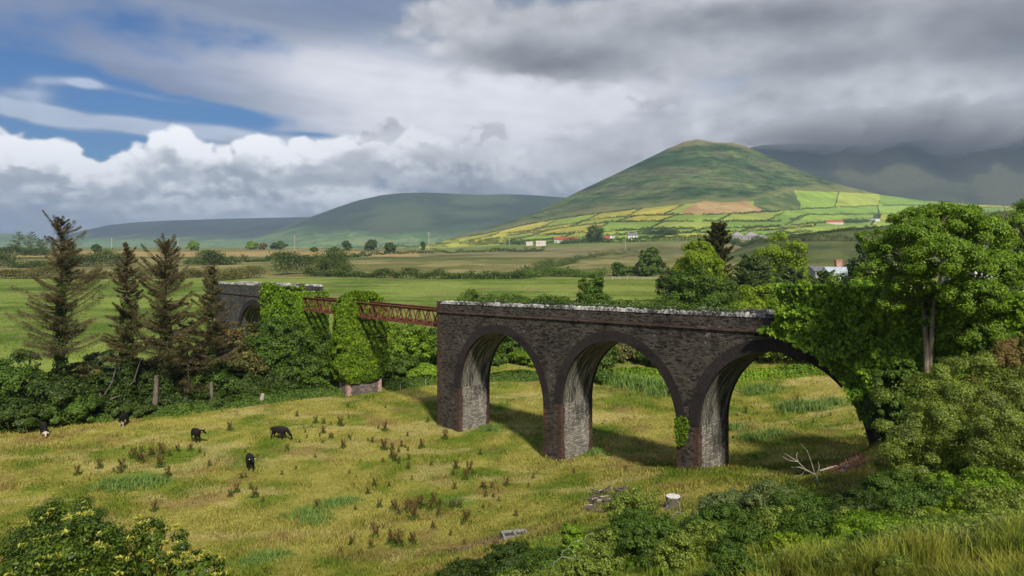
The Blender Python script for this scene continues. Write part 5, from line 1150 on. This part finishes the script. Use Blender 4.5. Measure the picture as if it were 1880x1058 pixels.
for i, (px, py, s, lb) in enumerate([(1556, 858, .20, 'palest stone on the bare soil under the fourth pier'), (1572, 846, .17, 'stone at the upper edge of the bare soil'), (1538, 850, .13, 'small stone amid the bare soil'), (1560, 838, .14, 'stone against the shadow edge of the soil'), (1528, 860, .12, 'little stone at the grassy soil edge'), (1548, 867, .22, 'flat stone at the lower end of the soil')]):
    bm = bmesh.new(); bmesh.ops.create_icosphere(bm, subdivisions=2, radius=s)
    for v in bm.verts: v.co *= .75+.5*float(vn(v.co.x*9+i*3, v.co.y*9+v.co.z*7)); v.co.z *= .6
    me = bpy.data.meshes.new('stone'); bm.to_mesh(me); bm.free(); me.materials.append(M_CONC); o = bpy.data.objects.new('stone', me); C.objects.link(o); o.location = hit(px, py); tag(o, lb, 'stone', 'stones on the bare soil')
h = hit(945, 986); tr = empty('drinking_trough', h.tolist(), 'double concrete drinking trough sunk in worn grass', 'trough'); tr.rotation_euler = (0, 0, .22); tr.location.z -= .14
mb = MB(); 
for (x, y, dx, dy) in ((0, -.42, 1.5, .1), (0, .42, 1.5, .1), (-.7, 0, .1, .74), (.7, 0, .1, .74), (.0, 0, .14, .74)): mb.box((x, y, .14), (dx, dy, .5))
mb.build('basin', M_CONC, tr); mb = MB(); mb.box((-.36, 0, .24), (.57, .73, .03)); mb.box((.36, 0, .24), (.57, .73, .03)); mb.build('water', M_GLASS, tr)
# weathered post at the hedge foot, fence posts
h = hit(480, 741); mb = MB(); mb.tube([[0, 0, -.2], [.05, 0, .5], [.18, 0, 1.15]], [.32, .27, .2], 8); o = mb.build('stump', M_DEAD); o.location = h; tag(o, 'leaning weathered snag at the foot of the thicket', 'tree stump')
def post(px, py, hpx, lb, w=.12, mat=M_WOOD, grp='wooden fence posts', Y=None):
    h = hit(px, py); H = hpx*h[1]/F; mb = MB(); mb.box((0, 0, H/2-.15), (w, w, H+.3), taper=.85); mb.box((0, 0, H+.015), (w*.7, w*.7, .03))
    o = mb.build('fence_post', mat); o.location = h; return tag(o, lb, 'fence post', grp)
for px, py, hp, lb in [(735, 719, 12, 'fence post left of the bright leafy thicket foot'), (781, 711, 13, 'fence post close to the first tall pier'), (584, 516, 8, 'field fence post nearest the far viaduct end'), (660, 517, 8, 'field fence post above the ivy-wrapped pier'), (720, 516, 8, 'pale field fence post over the second girder'), (792, 515, 9, 'whitish field fence post near the girder end'), (848, 514, 8, 'field fence post above the parapet start'), (910, 515, 9, 'field fence post by the hedge foot gap')]: post(px, py, hp, lb, w=.16 if py < 600 else .12)
fr = empty('rail_fence', hit(1150, 514).tolist(), 'pale post and rail fence along the green field', 'fence'); fl = np.array(fr.location)
pts = [hit(px, 513.5+(px-1110)*.005) for px in range(1110, 1215, 14)]
for p in pts:
    mb = MB(); mb.box(p-fl+[0, 0, .6], (.16, .16, 1.6)); mb.build('fence_post', M_POLE, fr)
for dz in (.55, 1.0):
    mb = MB(); 
    for a, b in zip(pts[:-1], pts[1:]): mb.bar(a-fl+[0, -.1, dz], b-fl+[0, -.1, dz], .04, .12)
    mb.build('rail', M_POLE, fr)

# ---- arching dead stems in the bank scrub
r = random.Random(8); mb = MB()
for i, (px, py) in enumerate([(1700, 905), (1718, 900), (1735, 898), (1690, 915), (1750, 905), (1800, 960), (1820, 965), (1480, 980), (1672, 940), (1665, 948), (1100, 1000), (1085, 1010), (1060, 1025), (1250, 925), (1290, 935), (1010, 1040), (1560, 935), (1790, 840), (1227, 965), (1205, 960)]):
    Y = max(14, hit(px, py+14)[1]-1.0); k = Y/F; p = P(px, py+10, Y); p[2] = float(gz(p[0], p[1])); L = r.uniform(22, 48)*k; a = r.choice((-1, 1)); H = ZC-(py-HZ)*k-p[2]+r.uniform(8, 26)*k; mb = MB()
    mb.tube([[0, 0, 0], [a*L*.15, 0, H*.7], [a*L*.5, 0, H], [a*L, 0, H*.9], [a*L*1.2, -.1, H*.7]], [.016, .014, .011, .008, .004], 4)
    o = mb.build('bramble_cane', M_DEAD); o.location = p; tag(o, 'one of the pale dead bramble canes arching from the bank scrub', 'bramble cane', 'dead bramble canes on the bank')
# ---- far hedges, trees, poles, houses
def hedge(label, pts, w, h, n, size, mat='far', cat='hedge', seed=1, group=None, name='hedge'):
    r = np.random.default_rng(seed); pts = np.array([np.array(hit(*p)) for p in pts]); seg = np.linalg.norm(np.diff(pts[:, :2], axis=0), axis=1)+1e-6
    k = r.choice(len(seg), n, p=seg/seg.sum()); t = r.random(n); p = pts[k, :2]*(1-t)[:, None]+pts[k+1, :2]*t[:, None]
    cum = np.r_[0, np.cumsum(seg)][k]+t*seg[k]; hv = h*np.clip(3.0*(fbm(cum/(h*1.3), cum*0+seed, 4, seed)-.22), .18, 1.5)
    off = r.normal(size=(n, 2))*w*.35; p = p+off; u = r.random(n)**.6
    z = surf(p[:, 0], p[:, 1])+hv*u; loc = np.append(pts.mean(0)[:2], pts[:, 2].min())
    o = leaves(name, np.c_[p, z]-loc, unit(n, r)*.7+[0, -.4, .6], size, G[mat], r, asp=.7); o.location = loc
    return tag(o, label, cat, group)
hedge('ragged bushy hedge between the green field and rough pasture', [(560,507),(640,509),(720,511),(800,512),(880,513),(960,512)], 3.2, 3.0, 14000, .55, seed=1)
hedge('tangled scrub spilling towards the pasture corner', [(950,512),(1000,506),(1060,509),(1110,511)], 6, 3.2, 9000, .55, 'mid', seed=2)
hedge('line of scrub climbing across the pasture from the field corner', [(960,505),(1010,492),(1060,478),(1110,470),(1160,466),(1215,463)], 4, 3.6, 9000, .65, seed=3)
hedge('taller shrubs heaped over the far viaduct end', [(505,506),(545,503),(590,502),(640,506)], 6, 8.5, 11000, .6, 'far', seed=4)
hedge('hedge behind the dying conifers at the green field top', [(0,512),(80,512),(160,513),(240,512),(330,512),(400,508)], 4, 4.2, 12000, .6, 'conifer_mixed', seed=5)
hedge('dark scrub bank behind the hedge of the conifers', [(-40,492),(60,492),(150,490),(240,488)], 8, 7.5, 12000, .8, 'far', seed=6)
hedge('dark hedge crossing the pasture beyond the viaduct end', [(340,486),(420,483),(500,479),(600,474),(680,470)], 4, 4.0, 7000, .9, seed=7)
hedge('bushy patch in the middle of the far pasture hedge', [(370,487),(420,486)], 9, 8, 4500, .9, seed=8)
hedge('thin hedge along the golden strip', [(680,469),(780,466),(900,463),(1000,461)], 4, 4, 5000, 1.0, seed=9)
hedge('long dark horizon hedge before the yellow fields', [(800,450),(860,449),(920,449),(965,450)], 6, 11, 6000, 1.4, seed=10)
hedge('pale scrub line on the left horizon', [(600,455),(680,455),(760,455),(820,453)], 6, 7, 4500, 1.4, seed=11)
hedge('dark hedge under the red-roofed farmhouse', [(1050,447),(1120,446),(1200,444),(1280,443),(1345,442)], 6, 5.5, 7000, 1.3, seed=12)
hedge('hedge below the grey twin-gabled house', [(1330,443),(1400,443),(1480,443),(1560,443),(1630,442)], 5, 5, 8000, 1.0, seed=13)
hedge('clipped dark hedge beside the cream sheds', [(1000,449),(1030,448),(1062,447)], 6, 7, 3000, 1.3, seed=14)
hedge('wood of round trees behind the white house', [(1185,433),(1215,431),(1240,432)], 12, 9, 4000, 1.6, 'far', 'wood', seed=15, name='copse')
hedge('small wood left of the white bungalow on the hill', [(1550,410),(1580,409),(1594,409)], 12, 9, 4000, 1.4, 'far', 'wood', seed=16, name='copse')
hedge('tree clump behind the white bungalow on the hill', [(1606,405),(1614,404)], 9, 14, 1800, 1.6, 'far', 'wood', seed=17, name='copse')
hedge('shrubs along the near field edge above the parapet', [(1130,506),(1180,505),(1230,505)], 4, 3.0, 4000, .55, 'mid', seed=18)
hedge('hedge climbing over the dark green rise', [(1400,446),(1480,434),(1560,424),(1620,418)], 3, 2.6, 5000, .9, seed=19)
hedge('dark hedge on the crest right of the ash top', [(1690,402),(1760,394),(1820,389),(1880,386)], 4, 4, 4000, .9, seed=20)
hedge('sprawling brown scrub beside the grey arch top', [(400,516),(440,512),(480,510)], 6, 4.5, 5000, .5, 'conifer_mixed', seed=21)
# hedges of the hill fields
COLN = ['topmost', 'second', 'third', 'fourth', 'fifth', 'lowest']
for k, row in enumerate(ROWS[:6]):
    xs = [930, 1130, 1290, 1450, 1620, 1870] if k < 4 else [930, 1130, 1330, 1500]
    if k == 0: xs = [860, 1000, 1180]
    for j in range(len(xs)-1):
        P_ = [(x, float(np.interp(x, *zip(*row)))+.5) for x in np.arange(xs[j], xs[j+1]+1, 18)]
        hedge('%s hedge row of the hill fields, %s' % (COLN[k], ['above the sheds', 'over the white house', 'by the tan bracken slope', 'right of the tan bracken slope', 'towards the ash tree'][j]), P_, 3, 4.0, 3000, 1.5, 'far', seed=60+k*7+j, group='hedges between the hill fields')
for i, (k, xa, xb) in enumerate(COLS):
    if k == 0 and (xa < 930 or 1270 < xa < 1480): continue
    ya = float(np.interp(xa, *zip(*ROWS[k]))); yb = float(np.interp(xb, *zip(*ROWS[k+1])))
    hedge('short cross hedge of the hill fields in the %s band of fields' % COLN[k], [(xa, ya+.5), ((xa+xb)/2, (ya+yb)/2), (xb, yb)], 3, 3.5, 600, 1.5, 'far', seed=120+i, group='cross hedges between the hill fields')

ft = [(357, 444, 460, 24, 'small_tree', 'fresh', 'round bright tree alone on the skyline beyond the brown conifers', .5), (176, 450, 463, 20, 'small_tree', 'far', 'low windswept tree between two dying conifers', .6),
      (462, 445, 458, 26, 'small_tree', 'fresh', 'pale spreading tree, first of a skyline pair', .6), (484, 447, 458, 16, 'small_tree', 'brownbush', 'brownish tree beside the pale spreading one', .6), (505, 447, 457, 16, 'small_tree', 'far', 'little tree between the two skyline pairs', .6), (516, 444, 457, 20, 'small_tree', 'mid', 'flat-topped tree under the low hills', .6),
      (635, 443, 460, 18, 'small_tree', 'far', 'windswept leaning tree on the skyline', .6), (680, 442, 461, 26, 'small_tree', 'far', 'rounded dark tree, broadest on the middle skyline', .6), (716, 447, 466, 22, 'small_tree', 'far', 'dense ball-shaped tree on the pasture edge', .6), (777, 444, 460, 10, 'small_tree', 'mid', 'narrow tree beside the tall pole', .6),
      (577, 455, 462, 16, 'small_tree', 'far', 'squat bush on the pasture skyline', .7), (615, 455, 462, 18, 'small_tree', 'far', 'low bush left of the leaning tree', .7), (1092, 416, 446, 40, 'round_tree', 'dark', 'big dark round-topped pine beside the red-roofed farmhouse', 1.0), (1520, 500, 512, 12, 'small_tree', 'mid', 'little bush by the shed wall', .4)]
for i, (px, pt, pb, w, nm, mt, lb, lf) in enumerate(ft):
    h = hit(px, pb); Y = h[1]; plant(nm, lb, 'tree', px, pt, Y, w, G[mt], 5000 if w > 14 else 2500, max(.5, Y*.0011), seed=700+i, n=8, trunk=True, dep=.9, zb=float(h[2]), clump=.4)
for i, (px, pt, w, lb) in enumerate([(33, 427, 30, 'dark conifer, first of the far trio on the skyline'), (56, 427, 34, 'broadest of the dark far conifer trio'), (76, 441, 26, 'shortest of the dark far conifer trio')]):
    h = hit(px, 466); conifer(lb, px, pt, h[1], w, G['conifer'], nper=55, nb=50, leaf=.9, seed=50+i, start=.15, shape=.35, up=.2, name='far_conifer', asp=.4, group='far conifer trio')
hedge('dark low wood under the far conifer trio', [(-30,470),(40,470),(90,471)], 9, 7, 5000, 1.0, 'dark', 'hedge', seed=22)

def pole(px, py, ptop, lb, cross=True):
    h = hit(px, py); H = (py-ptop)*h[1]/F; rt = empty('utility_pole', h.tolist(), lb, 'utility pole', 'wooden utility poles across the plain'); w = max(.12, h[1]*.00042)
    mb = MB(); mb.tube([[0, 0, -.3], [0, 0, H]], [w, w*.8], 7); mb.build('shaft', M_POLE, rt)
    if cross: mb = MB(); mb.box((0, -w, H-.5), (2.6, w*.8, w*.9)); mb.box((0, -w*.6, H-1.5), (1.8, w*.6, w*.7)); mb.build('crossarm', M_POLE, rt)
for a in [(787, 461, 427, 'utility pole standing tallest beside the narrow tree'), (541, 459, 433, 'utility pole in front of the pale horizon fields'), (1148, 460, 432, 'utility pole in the pasture below the white house', False), (205, 461, 436, 'dark utility pole between the thin conifer and the tall one', False), (327, 459, 437, 'utility pole left of the lone round skyline tree', False), (713, 447, 434, 'thin utility pole over the ball-shaped tree', False), (935, 452, 433, 'utility pole above the dark horizon hedge', False), (655, 450, 439, 'short utility pole behind the windswept tree', False)]: pole(*a)

def house(name, label, px, pyb, wpx, wallpx, roofpx, dep, wm, rm, wins=(), cat='house', rz=0.0, chim=0, gables=1):
    h = hit(px, pyb); k = h[1]/F; Wd = wpx*k; hw = wallpx*k; hr = roofpx*k; rt = empty(name, (h[0], h[1], h[2]-.3), label, cat, rz=rz)
    mb = MB(); mb.box((0, 0, hw/2-.5), (Wd, dep, hw+1))
    mb.add([(-Wd/2, -dep/2, hw), (-Wd/2, dep/2, hw), (-Wd/2, 0, hw+hr), (Wd/2, -dep/2, hw), (Wd/2, dep/2, hw), (Wd/2, 0, hw+hr)], [(0, 1, 2), (5, 4, 3)]); mb.build('wall', wm, rt)
    mb = MB(); o = .35
    for sy in (-1, 1):
        V = [(-Wd/2-o, sy*(dep/2+o), hw-o*hr/dep), (Wd/2+o, sy*(dep/2+o), hw-o*hr/dep), (Wd/2+o, 0, hw+hr+.12), (-Wd/2-o, 0, hw+hr+.12)]
        V += [(x, y, z+.22) for x, y, z in V]; mb.add(V, [(0,1,2,3),(7,6,5,4),(0,4,5,1),(1,5,6,2),(2,6,7,3),(3,7,4,0)])
    rf = mb.build('roof', rm, rt)
    for j in range(chim):
        mb = MB(); x = (-Wd/2+.6) if j == 0 else (Wd/2-.6); mb.box((x, 0, hw+hr+.4), (.9, .9, 1.8)); mb.box((x, 0, hw+hr+1.35), (1.05, 1.05, .14)); mb.build('chimney', wm, rf)
    for (fx, fz, ww, wh) in wins:
        mb = MB(); mb.box((fx*Wd, -dep/2-.02, fz*hw), (ww, .12, wh)); mb.build('window', M_GLASS, rt)
    return rt
W2 = [(x, z, 1.1, 1.4) for x in (-.3, 0, .3) for z in (.3, .75)]
house('house', 'white two-storey house with chimneys under the hill fields', 1161, 440, 17, 7.5, 4.5, 7, M_WHITE, M_SLATE, W2, chim=2)
house('farmhouse', 'long low farmhouse with a red tiled roof', 1039, 445, 43, 4.5, 5.5, 8, M_WHITE, M_REDROOF, [(x, .5, 1.4, 1.2) for x in (-.4, -.25, -.05, .1, .3, .42)], chim=1)
house('shed', 'cream shed with a dark round opening beside the hedge', 993, 452, 18, 8, 1.5, 7, M_PINK, M_PINK, [(-.2, .65, 1.3, 1.3)], 'shed')
house('shed', 'smaller cream shed left of the one with the opening', 972, 451, 12, 5.5, 1.2, 6, M_PINK, M_PINK, [(.1, .5, 1.0, .9)], 'shed')
house('cottage', 'small white cottage with a reddish side roof by the dark pine', 1124, 438, 9, 4.5, 2, 6, M_WHITE, M_SLATE, [(0, .5, .9, .9)], 'cottage')
house('outbuilding', 'low rusty red outbuilding next to the small cottage', 1114, 439, 10, 3, 2.5, 6, M_REDROOF, M_REDROOF, [], 'shed')
house('barn', 'long red-roofed barn on the hill fields', 1531, 412, 32, 4, 3.5, 9, M_PINK, M_REDROOF, [(x, .5, 1.6, 1.4) for x in (-.35, -.1, .2)], 'barn')
house('bungalow', 'white bungalow with a slate roof high on the hill fields', 1605, 406, 18, 3.5, 2, 8, M_WHITE, M_SLATE, [(-.3, .5, 1.5, 1.2), (.0, .5, 1.5, 1.2), (.3, .5, 1.5, 1.2)], 'bungalow')
# grey twin-gabled house
h = hit(1366, 440); k = h[1]/F; rt = empty('stone_house', h.tolist(), 'grey stone house with two steep hipped roofs', 'house')
mb = MB(); mb.box((0, 0, 2), (50*k, 12, 7*k+1)); mb.build('wall', M_GREYST, rt); hz_ = 2+(7*k+1)/2
for sx in (-12.5, 12.5):
    mb = MB(); a = 12.8*k; mb.add([(sx*k-a, -6.6, hz_), (sx*k+a, -6.6, hz_), (sx*k+a, 6.6, hz_), (sx*k-a, 6.6, hz_), (sx*k, -.8, hz_+7.5*k), (sx*k, .8, hz_+7.5*k)], [(0, 1, 4), (1, 2, 5, 4), (2, 3, 5), (3, 0, 4, 5), (3, 2, 1, 0)]); rf = mb.build('roof', M_GREYST, rt)
    mb = MB(); mb.box((sx*k, 0, hz_+7.9*k), (1.2, .9, 2.0)); mb.box((sx*k, 0, hz_+7.9*k+1.05), (1.35, 1.05, .12)); mb.build('chimney', M_GREYST, rf)
for x in (-20, -14, -7, 6, 12, 19):
    mb = MB(); mb.box((x*k, -6.03, 2.2), (1.3, .14, 1.9)); mb.build('window', M_GLASS, rt)
house('shed', 'white shed beside the grey twin-gabled house', 1398, 440, 15, 5.5, 2.2, 7, M_WHITE, M_WHITE, [(-.2, .5, 1.2, 1.)], 'shed')
# tin sheds by the domed trees
def tinshed(name, lb, px, py, wpx, wallpx, roofpx, rz, rm, wm, dep=6):
    return house(name, lb, px, py, wpx, wallpx, roofpx, dep, wm, rm, [(.3, .5, .8, .8)], 'shed', rz)
for (nm, lb, px, py, w, a, b, Y, rm, wm, rz) in [('tin_shed', 'tin-roofed shed with a pale bluish roof among the trees', 1534, 509, 38, 4, 14, 190, M_TIN, M_WHITE, -.06), ('tin_shed', 'second pale tin shed half hidden by the dark spreading tree', 1566, 504, 24, 6, 14, 205, M_TIN, M_REDROOF, .3), ('tin_shed', 'dark low shed left of the pale tin roof', 1502, 502, 30, 5, 7, 208, M_SLATE, M_GREYST, 0)]:
    x = (px-940)/F*Y; k = Y/F; zb_ = ZC-(py-HZ)*k; zg = float(surf(x, Y)); Wd = w*k; hw = zb_-zg+a*k; hr = b*k; dep = 7.5
    rt = empty(nm, (x, Y, zg), lb, 'shed', rz=rz); mb = MB(); mb.box((0, 0, hw/2), (Wd, dep, hw)); mb.add([(-Wd/2, -dep/2, hw), (-Wd/2, dep/2, hw), (-Wd/2, 0, hw+hr), (Wd/2, -dep/2, hw), (Wd/2, dep/2, hw), (Wd/2, 0, hw+hr)], [(0, 1, 2), (5, 4, 3)]); mb.build('wall', wm, rt)
    mb = MB()
    for sy in (-1, 1):
        V = [(-Wd/2-.2, sy*(dep/2+.25), hw-.1), (Wd/2+.2, sy*(dep/2+.25), hw-.1), (Wd/2+.2, 0, hw+hr+.05), (-Wd/2-.2, 0, hw+hr+.05)]; V += [(p, q, z+.08) for p, q, z in V]; mb.add(V, [(0,1,2,3),(7,6,5,4),(0,4,5,1),(1,5,6,2),(2,6,7,3),(3,7,4,0)])
    mb.build('roof', rm, rt); mb = MB(); mb.box((Wd*.2, -dep/2-.02, hw*.55), (.9, .1, 1.2)); mb.build('door', M_SLATE, rt)
x = (1539-940)/F*212; mb = MB(); mb.box((0, 0, 4), (1.7, 1.6, 8)); mb.box((0, 0, 8.1), (1.9, 1.8, .2)); o = mb.build('brick_tower', plain('orange_brick', (.35, .13, .08), (.55, .33, .26), 1.)); o.location = (x, 212, ZC-(478-HZ)*212/F-8.2); o.location.z = ZC-(477-HZ)*212/F-8.2; tag(o, 'squat orange brick block rising behind the tin roof', 'outbuilding')
x = (1835-940)/F*95; rt = empty('house', (x, 95, float(surf(x, 95))), 'whitewashed slate-roofed house glimpsed through the ash crown', 'house'); hh = ZC-(486-HZ)*95/F-rt.location.z
mb = MB(); mb.box((0, 0, hh/2), (11, 7, hh)); mb.build('wall', M_WHITE, rt); mb = MB(); mb.add([(-5.8, -3.9, hh-.1), (5.8, -3.9, hh-.1), (5.8, 3.9, hh-.1), (-5.8, 3.9, hh-.1), (-5.8, 0, hh+2.4), (5.8, 0, hh+2.4)], [(0, 1, 5, 4), (2, 3, 4, 5), (3, 0, 4), (1, 2, 5), (3, 2, 1, 0)]); mb.build('roof', M_SLATE, rt)
for x_ in (-3, 0, 3): mb = MB(); mb.box((x_, -3.55, hh*.8), (1, .12, 1.2)); mb.build('window', M_GLASS, rt)
h = hit(428, 521); 

# ---- air
def vol(name, c, d, label, dens, color=(.52, .67, .88), aniso=.1):
    mb = MB(); mb.box(c, d); m = bpy.data.materials.new(name+'_air'); m.use_nodes = True; T = NT(m.node_tree)
    v = T.n('ShaderNodeVolumePrincipled', Color=color, Density=dens, Anisotropy=aniso); nd = T.n('ShaderNodeOutputMaterial', Volume=v)
    return tag(mb.build(name, m), label, 'haze', kind='stuff')
zmin = float(min(GZ.min(), 0))-2
vol('haze', (0, 4000, (zmin+760)/2), (30000, 17000, 760-zmin), 'thin blue air over the whole valley', 9.5e-5)
def low_cloud(label, pts, Y, seed, dens):
    r = np.random.default_rng(seed); n = 140; k = 22; px = np.linspace(pts[0][0], pts[-1][0], n); cy = np.interp(px, [p[0] for p in pts], [p[1] for p in pts]); rr = np.interp(px, [p[0] for p in pts], [p[2] for p in pts])
    V = []
    for i in range(n):
        e = min(1, 5*math.sin(math.pi*i/(n-1)))**.5 if 0 < i < n-1 else .02
        for j in range(k):
            a = 2*math.pi*j/k; q = (1+.75*(float(fbm(px[i]/38, math.cos(a)*1.3+math.sin(a)*2+seed, 4, seed))-.5)*2)*rr[i]*Y/F*e
            V.append(((px[i]-940)/F*Y, Y+math.cos(a)*q*3.0, ZC-(cy[i]-HZ)/F*Y+math.sin(a)*q))
    Fc = [(i*k+j, i*k+(j+1) % k, (i+1)*k+(j+1) % k, (i+1)*k+j) for i in range(n-1) for j in range(k)]+[tuple(range(k))[::-1], tuple((n-1)*k+j for j in range(k))]
    m = bpy.data.materials.new('cloud_air'); m.use_nodes = True; T = NT(m.node_tree)
    T.n('ShaderNodeOutputMaterial', Volume=T.n('ShaderNodeVolumePrincipled', Color=(.93, .94, .96), Density=dens, Anisotropy=.0))
    tag(mesh('low_cloud', V, Fc, m, smoothf=True), label, 'cloud', kind='stuff')
low_cloud('grey cloud lying along the ridge of the big mountain', [(1300, 262, 3), (1380, 250, 15), (1450, 242, 28), (1560, 240, 38), (1700, 232, 42), (1900, 232, 46), (2200, 230, 50)], 4350, 3, .0055)
#low_cloud('grey cloud resting on the farthest low mountain', [(130, 400, 4), (260, 398, 8), (400, 396, 9), (560, 398, 9), (640, 396, 3)], 7300, 4, .006)
print('objects', len(bpy.data.objects))
